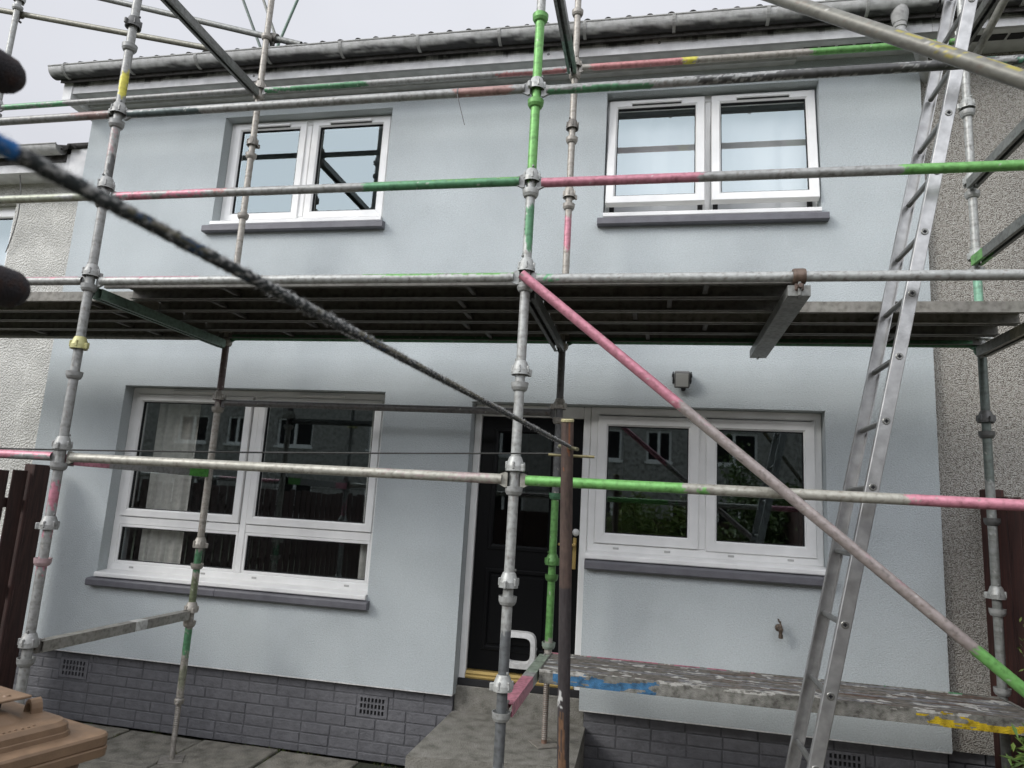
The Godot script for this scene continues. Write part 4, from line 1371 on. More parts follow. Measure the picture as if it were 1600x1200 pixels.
	ledger("deck level rail along the front of the boards, green towards its right end", -3.14, -0.648, 2.925, 1.69, PALE, [[-3.1, -2.45, PINK, 0.72, Vector3(0, 1, 0)], [-1.52, -0.7, GREEN, 0.85, Vector3(0, 1, 0.1)]], 25)
	ledger("deck level grey rail in front of the ladder", -0.648, 1.86, 2.925, 1.665, PALE, [[-0.6, -0.45, DGREEN * 2.0, 0.6, NO], [1.3, 1.8, PINK, 0.4, Vector3(0, 1, 0)]], 26)
	ledger("greenish middle guard rail left of the left front pole", -5.64, -3.14, 3.437, 1.70, GALV, [[-4.2, -3.2, Color(0.36, 0.38, 0.3), 0.7, NO]], 27)
	ledger("middle guard rail turning from pink flecks at left to green at right", -3.14, -0.648, 3.437, 1.69, GALV * 0.95, [[-3.1, -2.45, PINK, 0.62, NO], [-2.5, -2.3, DPINK, 0.5, NO], [-1.55, -0.66, DGREEN * 1.25, 1.1, NO], [-1.5, -0.66, GREEN * 0.9, 0.6, up]], 28)
	ledger("middle guard rail pink at its left end and bright green at its right end", -0.648, 1.86, 3.437, 1.665, GALV, [[-0.62, 0.185, PINK * 0.95, 1.2, NO], [1.09, 1.86, GREEN * 1.1, 1.35, NO]], 29)
	ledger("top guard rail left of the left front pole", -5.64, -3.14, 3.955, 1.70, GALV * 0.75, [[-3.5, -3.1, Color(0.25, 0.17, 0.16), 0.6, NO]], 30)
	ledger("top guard rail crossing the upper left window", -3.14, -0.648, 3.955, 1.69, GALV, [[-3.1, -2.6, Color(0.10, 0.13, 0.13), 0.95, Vector3(0, -0.7, 0.6)], [-1.08, -0.78, Color(0.36, 0.22, 0.20), 1.0, NO]], 31)
	ledger("top guard rail with black grime crossing the upper right window", -0.648, 1.86, 3.955, 1.665, GALV, [[-0.6, -0.05, DGREEN * 1.2, 0.85, Vector3(0, -1, 0.2)], [0.12, 1.86, Color(0.085, 0.085, 0.083), 0.68, NO], [0.5, 1.4, Color(0.085, 0.085, 0.083), 0.5, NO], [1.42, 1.86, Color(0.1, 0.3, 0.2), 0.5, NO]], 32, 0.7)
	# inner ledgers
	ledger("inner rail below the deck across the top of the large window", -3.135, -0.622, 2.432, 0.40, Color(0.155, 0.15, 0.145), [], 33)
	ledger("inner deck level rail left of the left wall pole", -5.645, -3.135, 2.925, 0.40, GALV * 0.8, [], 34)
	ledger("inner deck level rail behind the boards above the front door", -3.135, -0.622, 2.925, 0.40, DGREEN, [], 35)
	ledger("inner deck level rail behind the boards above the outside tap", -0.622, 1.905, 2.925, 0.40, DGREEN * 0.9, [], 36)
	ledger("topmost rail beyond the roof's left end, green at its tip", -5.645, -3.135, 4.95, 0.40, GALV * 0.75, [[-5.6, -4.9, DGREEN * 1.3, 0.7, NO]], 37)
	ledger("topmost rail under the gutter, tinged green at its left", -3.135, -0.622, 4.94, 0.40, GALV, [[-4.0, -2.2, DGREEN * 1.1, 0.75, Vector3(0, -0.6, 0.8)], [-1.2, -0.66, DPINK, 0.75, Vector3(0, -1, 0.4)]], 38)
	ledger("topmost rail under the gutter with pink, yellow and green paint", -0.622, 1.905, 4.945, 0.40, BEIGE * 0.9, [[-0.5, 0.14, DPINK * 1.15, 1.2, NO], [0.14, 0.22, YELLOW, 1.0, NO], [0.98, 1.86, GREEN * 0.85, 1.25, NO]], 39)
	# cross members
	var dk := Color(0.16, 0.165, 0.155)
	var pale := Color(0.36, 0.355, 0.33)
	transom("low dirty crossbar between the two left poles", -3.137, 0.945, 0.40, 1.70, Color(0.30, 0.29, 0.26), [[0.42, 0.52, Color(0.62, 0.62, 0.6)]], 41)
	transom("crossbar behind the cream lower rail with a green patch at its wall end", -3.137, 1.92, 0.40, 1.70, Color(0.27, 0.27, 0.26), [[0.0, 0.2, Color(0.1, 0.36, 0.06)], [0.95, 1.2, PINK]], 42)
	transom("deck crossbar between the left poles, tinged green", -3.137, 2.865, 0.40, 1.70, Color(0.15, 0.22, 0.17), [], 43)
	transom("dark crossbar high above the upper left window", -3.137, 4.90, 0.40, 1.70, dk * 1.15, [], 44)
	transom("pink and pale low crossbar holding the trestle board by the door", -0.636, 0.895, 0.40, 1.665, pale, [[0.5, 0.62, PALE], [0.62, 1.2, PINK * 1.05], [0.0, 0.5, Color(0.33, 0.39, 0.32)]], 45)
	transom("deck crossbar between the middle poles", -0.636, 2.865, 0.40, 1.665, dk * 0.8, [], 46)
	transom("dark crossbar high above the front door, green at its wall end", -0.636, 4.90, 0.40, 1.665, dk, [[0.0, 0.35, Color(0.12, 0.2, 0.15)]], 47)
	var it := transom("grey crossbar clamped to the deck rail where the front boards stop", 0.635, 2.862, 0.30, 1.72, Color(0.25, 0.255, 0.24), [], 48, true)
	clamp_on(it, Vector3(0, 0.063, 0.655), Vector3.RIGHT, Color(0.16, 0.11, 0.085))
	transom("low crossbar beside the red fence under the trestle board", 1.885, 0.895, 0.40, 1.665, pale, [], 49)
	transom("deck crossbar between the right poles", 1.885, 2.865, 0.40, 1.665, Color(0.2, 0.195, 0.17), [[0.4, 1.1, Color(0.24, 0.22, 0.15)]], 50)
	transom("lower end guard bar at the right with a bright green wall end", 1.885, 3.43, 0.40, 1.665, dk * 1.1, [[0.0, 0.16, GREEN]], 51)
	transom("upper end guard bar at the right, all grey", 1.885, 3.93, 0.40, 1.665, dk * 1.2, [], 52)
	transom("dark crossbar high at the right beside the ladder top", 1.885, 4.90, 0.40, 1.665, dk, [], 53)
	transom("deck crossbar between the far left poles", -5.642, 2.865, 0.40, 1.69, dk, [], 54)
	# deck boards, from the wall outwards
	var pos := ["nearest the wall", "second from the wall", "third from the wall", "fourth from the wall", "fifth from the wall"]
	for k in 4:
		deck_board("left bay deck board " + pos[k], -5.6, -3.1415, 2.912, 0.527 + k * 0.2416, 1.3 if k == 3 else 0.72, 60 + k)
	for k in 5:
		deck_board("middle bay deck board " + pos[k], -3.138, -0.643, 2.914, 0.527 + k * 0.2416, 0.72, 70 + k)
	for k in 5:
		deck_board("right bay deck board " + pos[k] + (", reaching the right poles" if k < 3 else ", stopping short of the ladder"), -0.639, 1.885 if k < 3 else 0.665, 2.913, 0.527 + k * 0.2416, 1.3 if k == 2 else 0.72, 80 + k)
	# braces
	slant("diagonal_brace", "long diagonal tube, pink at its top and green at its foot", Vector3(-0.655, 2.925, 1.735), Vector3(1.93, 0.80, 1.745), Color(0.36, 0.315, 0.30), [[0.0, 0.985, PINK * 1.02, 1.2, NO], [1.0, 2.4, Color(0.42, 0.30, 0.31), 0.42, Vector3(-0.2, 0.8, 0.5)], [2.46, 3.4, GREEN * 1.15, 1.12, NO]], 55)
	slant("raking_brace", "near grey tube with yellow flecks sloping down across the top right corner", Vector3(-0.70, 4.965, 1.72), Vector3(3.67, 0.02, 4.885), Color(0.20, 0.197, 0.17), [[1.9, 3.8, Color(0.36, 0.31, 0.07), 0.10, NO], [2.2, 3.8, Color(0.19, 0.18, 0.09), 0.55, Vector3(0.3, -0.8, 0.4)], [2.0, 3.6, Color(0.42, 0.36, 0.06), 0.30, Vector3(-0.3, 0.6, 0.6)]], 56)
	slant("guard_tube", "grey green tube rising out of the top right corner beside the ladder", Vector3(1.955, 4.81, 0.43), Vector3(2.221, 5.60, 1.57), Color(0.27, 0.27, 0.24), [[0.5, 2.0, Color(0.24, 0.33, 0.26), 1.0, Vector3(-1, 0, 0)]], 57)
	var lt := slant("sloping_tube", "thin tube sloping across the sky at the top left, clipped to the far left pole", Vector3(-6.4, 6.098, 0.345), Vector3(-3.687, 5.40, 0.345), Color(0.25, 0.245, 0.20), [], 58)
	clamp_on(lt, Vector3(0.72, -0.19, 0.0), Vector3(1, -0.26, 0), Color(0.14, 0.12, 0.1))
	var lt2 := slant("sloping_tube", "thin tube sloping across the sky behind the left wall pole", Vector3(-5.2, 6.10, 0.345), Vector3(-2.855, 5.365, 0.345), Color(0.24, 0.25, 0.24), [], 59)
	clamp_on(lt2, Vector3(2.1, -0.655, 0.0), Vector3(1, -0.31, 0), Color(0.2, 0.19, 0.17))
	# thin far tubes of another scaffold behind the roof
	slant("far_tube", "far dark tube behind the roof leaning right, left of the left wall pole", Vector3(-7.76, 11.2, -5.0), Vector3(-5.75, 7.0, -5.0), Color(0.07, 0.10, 0.085), [], 61)
	slant("far_tube", "far green tube behind the roof leaning left, right of the left wall pole", Vector3(-6.13, 11.1, -5.0), Vector3(-7.4, 7.0, -5.0), Color(0.12, 0.19, 0.15), [], 62)
	slant("far_tube", "far grey tube behind the roof leaning right, touching the left wall pole", Vector3(-7.36, 11.2, -5.05), Vector3(-5.5, 7.0, -5.05), Color(0.17, 0.18, 0.16), [], 63)
	# tube ends close to the viewer at the left edge
	for k in 2:
		var e: Vector3 = [Vector3(-0.891, 2.349, 4.229), Vector3(-0.872, 2.056, 4.18)][k]
		var t := thing("tube_end", ["blurred black capped tube end poking in at the upper left edge", "blurred mossy tube end poking in lower down the left edge"][k], "scaffold tube", e, "tube ends near the viewer")
		var s := begin()
		var pt := painter([Color(0.035, 0.03, 0.035), Color(0.05, 0.045, 0.032)][k], [[0.0, 0.05, Color(0.10, 0.05, 0.02), 0.3, NO]], 66 + k, 0.1)
		tube(s, Vector3.ZERO, Vector3(-0.5, -0.02, 2.6), R, pt, 20, 0.02)
		obj("tube", s, M.galv, t)
		var c := begin()
		lathe(c, Vector3(0.002, 0, -0.012), Vector3(-0.5, -0.02, 2.6), [[0.0, -0.01], [0.012, -0.008], [0.020, -0.002], [0.026, 0.008], [0.0275, 0.03], [0.0275, 0.05], [0.025, 0.052]], 20)
		obj("end_cap", c, M.dark_rust, t)
	var rs := thing("scaffold_standard", "loose pole behind the viewer that carries the near tube ends", "scaffold pole", Vector3(-1.30, 0, 6.6))
	var ss := begin()
	tube(ss, Vector3(0.06, 0, 0), Vector3(0.06, 2.5, 0), R, painter(GALV, [], 69), 14, 0.05)
	obj("tube", ss, M.galv, rs)
	# cable tie on the top guard rail
	var ct := begin()
	lathe(ct, Vector3(-1.064, 3.955, 1.69), Vector3.RIGHT, [[0.0245, -0.003], [0.0265, -0.003], [0.0265, 0.003], [0.0245, 0.003]], 16)
	tube(ct, Vector3(-1.064, 3.935, 1.716), Vector3(-1.015, 3.762, 1.70), 0.0022, func(_t: float, _n: Vector3) -> Color: return Color.WHITE, 6, 0.1, false)
	tag(obj("cable_tie", ct, M.lamp_grey), "grey cable tie with dangling tail on the top guard rail", "cable tie")

func build_trestle() -> void:
	var t := thing("trestle_board", "long paint splashed staging board with blue and yellow patches on its front edge", "staging board", Vector3(0.64, 0.93, 0.68))
	var x0 := -1.235
	var x1 := 1.235
	var rim := func(side: float) -> Callable:
		return func(a: float) -> Color:
			return Color.WHITE
	# the front rim with worn paint
	for side in [1.0, -1.0]:
		var s := begin()
		var n := 520
		for k in n:
			var a := lerpf(x0, x1, float(k) / n)
			var b := lerpf(x0, x1, float(k + 1) / n)
			var zz: float = side * 0.245
			for j in 14:
				var c := -0.066 + 0.072 * j / 14.0
				var d := -0.066 + 0.072 * (j + 1) / 14.0
				var xm := (a + b) * 0.5
				var v := nz.get_noise_2d(xm * 60.0, c * 260.0 + side * 50.0)
				var v2 := nz.get_noise_2d(xm * 18.0 + 300.0, c * 60.0)
				var col := Color(0.25, 0.245, 0.22) * (1.0 + 0.3 * v2 + 0.15 * v)
				if side > 0.0:
					if xm > -1.16 and xm < -0.62 - 0.08 * v and c < -0.012 + 0.02 * v2 and v < 0.3:
						col = Color(0.055, 0.185, 0.36)
					if xm > 0.72 + 0.1 * v and c < -0.018 + 0.03 * v2 and v + v2 * 0.6 < 0.26:
						col = Color(0.62, 0.44, 0.015)
					if c > -0.012 and v2 > 0.05 and v > -0.1:
						col = Color(0.62, 0.61, 0.57)
				else:
					if xm < -0.2 and v < 0.25 or xm < 0.15 and v < -0.15:
						col = PINK * 0.95
					if xm > 0.65 and xm < 1.05 and v2 < 0.15:
						col = DGREEN * 1.5
					if v > 0.4:
						col = Color(0.62, 0.62, 0.58)
				col.a = 1.0
				var f := [Vector3(a, c, zz), Vector3(b, c, zz), Vector3(b, d, zz), Vector3(a, d, zz)]
				var off := Vector3(0, 0, -side * 0.006)
				if side > 0.0:
					quad(s, f[0], f[1], f[2], f[3], col)
					quad(s, f[1] + off, f[0] + off, f[3] + off, f[2] + off, col)
				else:
					quad(s, f[1], f[0], f[3], f[2], col)
					quad(s, f[0] + off, f[1] + off, f[2] + off, f[3] + off, col)
				if j == 13:
					if side > 0.0:
						quad(s, f[3], f[2], f[2] + off, f[3] + off, col)
					else:
						quad(s, f[2], f[3], f[3] + off, f[2] + off, col)
		obj("side_rail", s, M.ply, t)
	# worn plywood top with dried paint
	var p := begin()
	var nx := 620
	var nzz := 84
	for i in nx:
		for j in nzz:
			var a := lerpf(x0, x1, float(i) / nx)
			var b := lerpf(x0, x1, float(i + 1) / nx)
			var c := lerpf(-0.239, 0.239, float(j) / nzz)
			var d := lerpf(-0.239, 0.239, float(j + 1) / nzz)
			var xm := (a + b) * 0.5
			var zm := (c + d) * 0.5
			var streak := nz.get_noise_2d(xm * 11.0, zm * 150.0)
			var blot := nz.get_noise_2d(xm * 34.0 + 500.0, zm * 75.0)
			var spat := nz.get_noise_2d(xm * 110.0 + 900.0, zm * 150.0)
			var col := Color(0.205, 0.185, 0.16) * (1.0 + 0.35 * streak)
			if streak + 0.5 * blot > 0.12:
				col = Color(0.25, 0.255, 0.27) * (1.0 + 0.2 * spat)
			if streak < -0.38 and xm > -0.3:
				col = Color(0.15, 0.085, 0.055)
			if blot + 0.45 * spat > 0.42 + 0.25 * absf(zm) * (1.0 if zm < 0.0 else -1.0):
				col = Color(0.60, 0.59, 0.56) * (1.0 + 0.1 * spat)
			if zm > 0.17 and xm < 0.3 and spat + streak > 0.3:
				col = Color(0.64, 0.62, 0.57)
			col.a = 1.0
			var lift := func(x: float, z: float) -> float: return 0.0012 * nz.get_noise_2d(x * 40.0, z * 60.0)
			quad(p, Vector3(a, lift.call(a, d), d), Vector3(b, lift.call(b, d), d), Vector3(b, lift.call(b, c), c), Vector3(a, lift.call(a, c), c), col)
	box(p, Vector3(x0, -0.014, -0.2385), Vector3(x1, -0.003, 0.2385), 0.0, Transform3D.IDENTITY, Color(0.2, 0.17, 0.13))
	obj("deck_panel", p, M.ply, t)
	for x in [x0, x1 - 0.006]:
		var e := begin()
		box(e, Vector3(x, -0.066, -0.2385), Vector3(x + 0.006, 0.004, 0.2385), 0.0, Transform3D.IDENTITY, Color(0.16, 0.155, 0.14))
		obj("end_plate", e, M.ply, t)
	for k in 5:
		var e := begin()
		box(e, Vector3(-0.95 + k * 0.47, -0.06, -0.2385), Vector3(-0.91 + k * 0.47, -0.015, 0.2385), 0.0, Transform3D.IDENTITY, Color(0.2, 0.195, 0.18))
		obj("cross_rib", e, M.ply, t)

func build_ladder() -> void:
	var foot := Vector3(0.532, 0.0, 0.0)
	var up := Vector3(0.0651, 0.3012, 0).normalized()
	var t := thing("ladder", "long silver aluminium ladder leaning to the right behind the front rails", "ladder", Vector3(foot.x, 0, 1.33))
	var nrm := Vector3(up.y, -up.x, 0)
	var b := Basis(nrm, up, Vector3(0, 0, 1))
	var length := 6.7
	var first := 0.18
	for side in [0, 1]:
		var z: float = 0.187 if side == 0 else -0.187
		var s := begin()
		# channel rail with rounded lips, hollow towards the rungs
		var sg := 1.0 if side == 0 else -1.0
		var prof := PackedVector2Array([Vector2(-0.029, 0.011), Vector2(-0.026, 0.014), Vector2(0.026, 0.014), Vector2(0.029, 0.011), Vector2(0.029, -0.014), Vector2(0.0245, -0.014), Vector2(0.0245, 0.008), Vector2(-0.0245, 0.008), Vector2(-0.0245, -0.014), Vector2(-0.029, -0.014)])
		var pr := PackedVector2Array()
		for q in prof:
			pr.append(Vector2(q.x, q.y * sg))
		# profile x along the rail's width, profile y along z; pushed up the rail
		var tb := Transform3D(Basis(nrm, Vector3(0, 0, 1), nrm.cross(Vector3(0, 0, 1))), Vector3(0, 0, z))
		prism(s, pr, tb, length)
		obj("rail", s, M.alu, t)
		var ft := begin()
		box(ft, Vector3(-0.045, -0.01, z - 0.022), Vector3(0.045, 0.09, z + 0.022), 0.008, Transform3D(b, Vector3(0, 0.01, 0)))
		obj("rubber_foot", ft, M.black_plastic, t)
	for k in 21:
		var c: Vector3 = up * (first + (0.308 * k) + 0.0)
		if first + 0.308 * k > length - 0.1:
			break
		var s := begin()
		tube(s, c + Vector3(0, 0, -0.178), c + Vector3(0, 0, 0.178), 0.0135, func(_t: float, _n: Vector3) -> Color: return Color(0.62, 0.62, 0.6), 12, 0.4, false)
		obj("rung", s, M.alu, t)
		var w := begin()
		lathe(w, c + Vector3(0, 0, 0.2012), Vector3(0, 0, 1), [[0.0165, 0.0], [0.0165, 0.002], [0.0145, 0.0035], [0.0075, 0.0035], [0.0065, 0.0005]], 18, Color(0.55, 0.55, 0.52))
		obj("rung_washer", w, M.alu, t)
		var x := begin()
		lathe(x, c + Vector3(0, 0, 0.2015), Vector3(0, 0, 1), [[0.0066, 0.0], [0.0, 0.0002]], 12)
		for q in 2:
			box(x, Vector3(-0.009, -0.0028, 0.2045), Vector3(0.009, 0.0028, 0.2054), 0.0, Transform3D(b * Basis(Vector3(0, 0, 1), PI * 0.5 * q + 0.3), c - Vector3(0, 0, 0.0)))
		obj("rung_socket", x, M.gasket, t)

func build_yard() -> void:
	# rusty clothes pole with its two pins
	var base := Vector3(-0.345, 0, 1.74)
	var top := Vector3(-0.368, 2.186, 1.985)
	base = Vector3(-0.345, 0, 1.62)
	var t := thing("clothes_post", "rusty brown clothes post in front of the door with yellowed pins through it", "post", base)
	var s := begin()
	var rusty := func(q: float, n: Vector3) -> Color:
		var v := nz.get_noise_2d(q * 30.0, n.x * 9.0 + n.z * 4.0)
		var w := nz.get_noise_2d(q * 140.0, n.x * 22.0)
		var col := Color(0.086, 0.058, 0.046) * (1.0 + 0.35 * v + 0.3 * w)
		if q < 1.5:
			col = Color(0.048, 0.040, 0.040) * (1.0 + 0.3 * v + 0.3 * w)
		if q < 0.98 and v + 0.3 * w - 2.2 * absf(n.x + 0.05) > -1.05 and v > -0.3 + 0.5 * (q - 0.75):
			col = Color(0.17, 0.092, 0.05) * (1.0 + 0.5 * w)
		if q > 2.0 and v > 0.42:
			col = Color(0.22, 0.09, 0.04)
		if q < 1.07 and q > 1.0 and n.x < -0.2 and w > 0.0:
			col = Color(0.6, 0.6, 0.58)
		col.a = 1.0
		return col
	tube(s, Vector3.ZERO, top - base, 0.0265, rusty, 28, 0.008)
	obj("post", s, M.post, t)
	s = begin()
	lathe(s, top - base - Vector3(0, 0.012, 0), top - base, [[0.027, 0.0], [0.0285, 0.002], [0.0285, 0.010], [0.0255, 0.013], [0.0235, 0.012], [0.0235, 0.0]], 20, Color(0.5, 0.46, 0.26))
	obj("rim", s, M.galv, t)
	s = begin()
	var pc := painter(Color(0.30, 0.265, 0.13), [], 77)
	tube(s, Vector3(-0.445, 2.032, 1.975) - base, Vector3(-0.253, 2.034, 1.925) - base, 0.0062, pc, 10, 0.02, false)
	obj("pin", s, M.galv, t)
	s = begin()
	tube(s, Vector3(-0.405, 2.075, 1.93) - base, Vector3(-0.315, 2.055, 2.03) - base, 0.008, painter(Color(0.17, 0.165, 0.10), [], 78), 10, 0.02, false)
	obj("pin", s, M.galv, t)
	# heavy black washing rope, three strands twisted
	var a := Vector3(-0.352, 2.068, 1.985)
	var b := Vector3(-0.467, 2.036, 4.571)
	var c := a + (b - a) * 2.35
	s = begin()
	var length := a.distance_to(c)
	var f := frame_of(c - a)
	var paint := func(q: float, n: Vector3) -> Color:
		var v := nz.get_noise_2d(q * 70.0, n.x * 9.0)
		var w := nz.get_noise_2d(q * 700.0, n.y * 16.0 + n.x * 9.0)
		var col := Color(0.034, 0.040, 0.040) * (1.0 + 0.5 * v)
		if w > 0.22 - 0.4 * n.y:
			col = Color(0.30, 0.30, 0.285) * (1.0 + 0.8 * w)
		if v > 0.25 and n.y > -0.2:
			col = col.lerp(Color(0.14, 0.125, 0.07), 0.6)
		if q > 2.575 and q < 2.72:
			col = Color(0.02, 0.13, 0.36)
		if q > 1.9 and q < 2.55 and v > 0.45 and w > 0.0:
			col = Color(0.03, 0.07, 0.14)
		col.a = 1.0
		return col
	var rings := 1700
	var rows: Array = []
	for i in rings + 1:
		var q := length * i / rings
		var row: Array = []
		for k in 19:
			var an := TAU * (k % 18) / 18.0
			var tw := q * 330.0
			var lobe := 1.0 + 0.055 * cos(3.0 * an - tw)
			var rr := 0.0068 * lobe * (1.0 + 0.07 * nz.get_noise_2d(q * 500.0, an * 8.0))
			var n := f.x * cos(an) + f.z * sin(an)
			row.append([a + f.y * q + n * rr + Vector3(0, -0.02 * sin(PI * clampf(q / 2.6, 0, 1)) * 0.0, 0), n, paint.call(q, n)])
		rows.append(row)
	for i in rings:
		for k in 18:
			for e in [[i, k], [i, k + 1], [i + 1, k + 1], [i, k], [i + 1, k + 1], [i + 1, k]]:
				var v: Array = rows[e[0]][e[1]]
				s.set_color(v[2])
				s.set_normal(v[1])
				s.add_vertex(v[0])
	var rng := RandomNumberGenerator.new()
	rng.seed = 17
	for k in 14000:
		var q := length * pow(rng.randf(), 0.8)
		var an := rng.randf() * TAU
		var n := f.x * cos(an) + f.z * sin(an)
		var p := a + f.y * q + n * 0.0062
		var d := (n * 0.6 + f.y * rng.randfn() * 0.9 + f.x * rng.randfn() * 0.4).normalized() * (0.003 + 0.0045 * rng.randf())
		var sd := f.y.cross(n) * 0.00055
		var g := 0.08 + 0.62 * rng.randf() * rng.randf()
		tri(s, p - sd, p + sd, p + d, Color(g, g, g * 0.97))
	tag(obj("washing_rope", s, M.rope), "thick black frayed washing rope running from the rusty post past the viewer, taped blue", "rope")
	# hooked twine towards the left fence
	s = begin()
	var ta := Vector3(-0.385, 2.040, 1.962)
	var tb := Vector3(-3.6, 1.92, 2.62)
	var te := tb + (tb - ta) * 0.41
	var prev := ta
	for i in 40:
		var q := (i + 1) / 40.0
		var p := ta.lerp(te, q) + Vector3(0, -0.03 * sin(PI * q), 0)
		tube(s, prev, p, 0.0036, func(_t: float, _n: Vector3) -> Color: return Color(1, 1, 0.95) * (0.8 + 0.6 * nz.get_noise_2d(i * 37.0, 5.0)), 7, 0.02, false)
		prev = p
	tag(obj("twine", s, M.twine), "thin dark twine stretched from the rusty post to the left across the large window", "twine")
	# the second post behind the viewer holds the rope's other end
	var pb := Vector3(c.x, 0, c.z)
	t = thing("clothes_post", "clothes post at the garden end behind the viewer", "post", pb)
	s = begin()
	tube(s, Vector3.ZERO, Vector3(0, 2.2, 0), 0.0265, func(_t: float, _n: Vector3) -> Color: return Color.WHITE, 16, 0.4)
	obj("post", s, M.rust, t)
	build_bin()
	# flood light on the wall
	t = thing("flood_light", "small square grey flood light on the wall above the kitchen window", "light", Vector3(0.175, 2.77, 0.0))
	s = begin()
	box(s, Vector3(-0.052, -0.062, 0.055), Vector3(0.052, 0.055, 0.088), 0.006, Transform3D(Basis(Vector3.RIGHT, 0.42), Vector3(0, 0, 0.0)))
	obj("housing", s, M.lamp_grey, t)
	s = begin()
	box(s, Vector3(-0.042, -0.050, 0.0885), Vector3(0.042, 0.043, 0.0905), 0.001, Transform3D(Basis(Vector3.RIGHT, 0.42), Vector3(0, 0, 0.0)))
	obj("lens", s, M.vent_grey, t)
	s = begin()
	for e in [-1.0, 1.0]:
		box(s, Vector3(e * 0.060 - 0.004, -0.05, 0.0), Vector3(e * 0.060 + 0.004, 0.02, 0.08), 0.002)
		lathe(s, Vector3(e * 0.056, -0.005, 0.065), Vector3(e, 0, 0), [[0.013, 0.0], [0.013, 0.012], [0.0, 0.013]], 12)
	box(s, Vector3(-0.056, -0.05, 0.0), Vector3(0.056, 0.02, 0.006), 0.002)
	obj("bracket", s, M.black_plastic, t)
	s = begin()
	lathe(s, Vector3(0.012, -0.088, 0.0), Vector3(0, 0, 1), [[0.016, 0.0], [0.016, 0.02], [0.009, 0.03], [0.0, 0.031]], 12)
	tube(s, Vector3(0.012, -0.088, 0.02), Vector3(-0.038, -0.058, 0.05), 0.004, func(_t: float, _n: Vector3) -> Color: return Color.WHITE, 8, 0.1, false)
	obj("sensor", s, M.black_plastic, t)
	# outside tap
	t = thing("outside_tap", "small tarnished garden tap on the wall left of the ladder", "tap", Vector3(0.805, 1.14, 0.0))
	s = begin()
	lathe(s, Vector3(0, 0, 0), Vector3(0, 0, 1), [[0.024, 0.0], [0.022, 0.008], [0.011, 0.012], [0.011, 0.055], [0.014, 0.058], [0.014, 0.085], [0.0, 0.088]], 14)
	lathe(s, Vector3(0, 0.006, 0.07), Vector3(0, -1, 0), [[0.0, 0.0], [0.012, 0.0], [0.012, 0.02], [0.0105, 0.035], [0.0135, 0.037], [0.0135, 0.06], [0.010, 0.062], [0.008, 0.05]], 14)
	obj("body", s, M.dullbrass, t)
	s = begin()
	lathe(s, Vector3(0, 0.006, 0.065), Vector3(0, 1, -0.1), [[0.011, 0.0], [0.013, 0.01], [0.008, 0.022], [0.005, 0.03], [0.005, 0.042], [0.0, 0.043]], 12)
	box(s, Vector3(-0.004, 0.04, -0.018), Vector3(0.004, 0.066, 0.012), 0.003, Transform3D(Basis(Vector3.BACK, 0.25), Vector3(0.004, 0.0, 0.062)))
	obj("handle", s, M.dullbrass, t)
	# loose cable on the neighbouring eaves
	s = begin()
	prev = Vector3(-5.95, 4.9, -0.06)
	for i in 24:
		var q := (i + 1) / 24.0
		var p := Vector3(-5.95 + 0.10 * sin(q * 3.0) - 0.12 * q * q, 4.9 - 1.0 * q, -0.06 - 0.22 * q)
		tube(s, prev, p, 0.005, func(_t: float, _n: Vector3) -> Color: return Color.WHITE, 7, 0.1, false)
		prev = p
	tag(obj("hanging_cable", s, M.lamp_grey), "thin grey cable hanging from the gutter of the neighbouring cream house", "cable")
	# planting at the right
	var gp := "shrubs reflected in the kitchen window"
	leafy("leafy_shrub", "bright narrow leaved shrub whose leaves touch the right end of the trestle board", "shrub", Vector3(1.645, 0.0, 1.36), Vector3(0.34, 1.17, 0.4), 1500, 0.085, 0.008, 301, Color(0.075, 0.135, 0.03), 0.3)
	var lf := thing("climber_sprigs", "pale green climber sprigs on the dark red fence behind the right pole", "climber", Vector3(2.02, 0.9, 0.75))
	s = begin()
	for k in 260:
		var p := Vector3(rng.randfn() * 0.03 - 0.06, rng.randf() * 0.5, rng.randf() * 0.8 - 0.2)
		var d := Vector3(-0.5 + rng.randfn() * 0.4, 0.3 + rng.randfn() * 0.6, rng.randfn()).normalized() * 0.035
		var sd := d.cross(Vector3(rng.randfn(), rng.randfn(), rng.randfn())).normalized() * 0.007
		var v := 0.5 + 1.0 * rng.randf()
		var col := Color(0.10 * v, 0.135 * v, 0.035 * v)
		tri(s, p, p + d * 0.5 + sd, p + d, col)
		tri(s, p, p + d, p + d * 0.5 - sd, col)
	obj("foliage", s, M.leaf, lf)
	s = begin()
	for k in 9:
		var p := Vector3(-0.02, -0.9 + rng.randf() * 0.4, -0.2 + k * 0.1)
		tube(s, p, Vector3(-0.05 + rng.randfn() * 0.02, 0.5 * rng.randf() + 0.05, -0.2 + rng.randf() * 0.8), 0.0025, func(_t: float, _n: Vector3) -> Color: return Color.WHITE, 5, 0.4, false)
	obj("stems", s, M.bark, lf)
	leafy("garden_shrub", "arching narrow leaved shrub in the garden behind the viewer, nearest the clothes rope", "shrub", Vector3(0.15, 0, 6.3), Vector3(1.25, 2.15, 0.9), 6000, 0.15, 0.013, 302, Color(0.13, 0.19, 0.045), 0.2, gp)
	leafy("garden_shrub", "tall bushy dark green shrub in the garden behind the viewer, against the red fence", "shrub", Vector3(1.75, 0, 7.2), Vector3(1.3, 3.1, 1.2), 7000, 0.09, 0.022, 303, Color(0.07, 0.12, 0.03), 0.2, gp)
	leafy("garden_shrub", "low leafy shrub in the garden behind the viewer, between the arching and the tall one", "shrub", Vector3(1.15, 0, 5.9), Vector3(1.2, 1.75, 0.9), 5000, 0.075, 0.018, 304, Color(0.11, 0.17, 0.05), 0.2, gp)
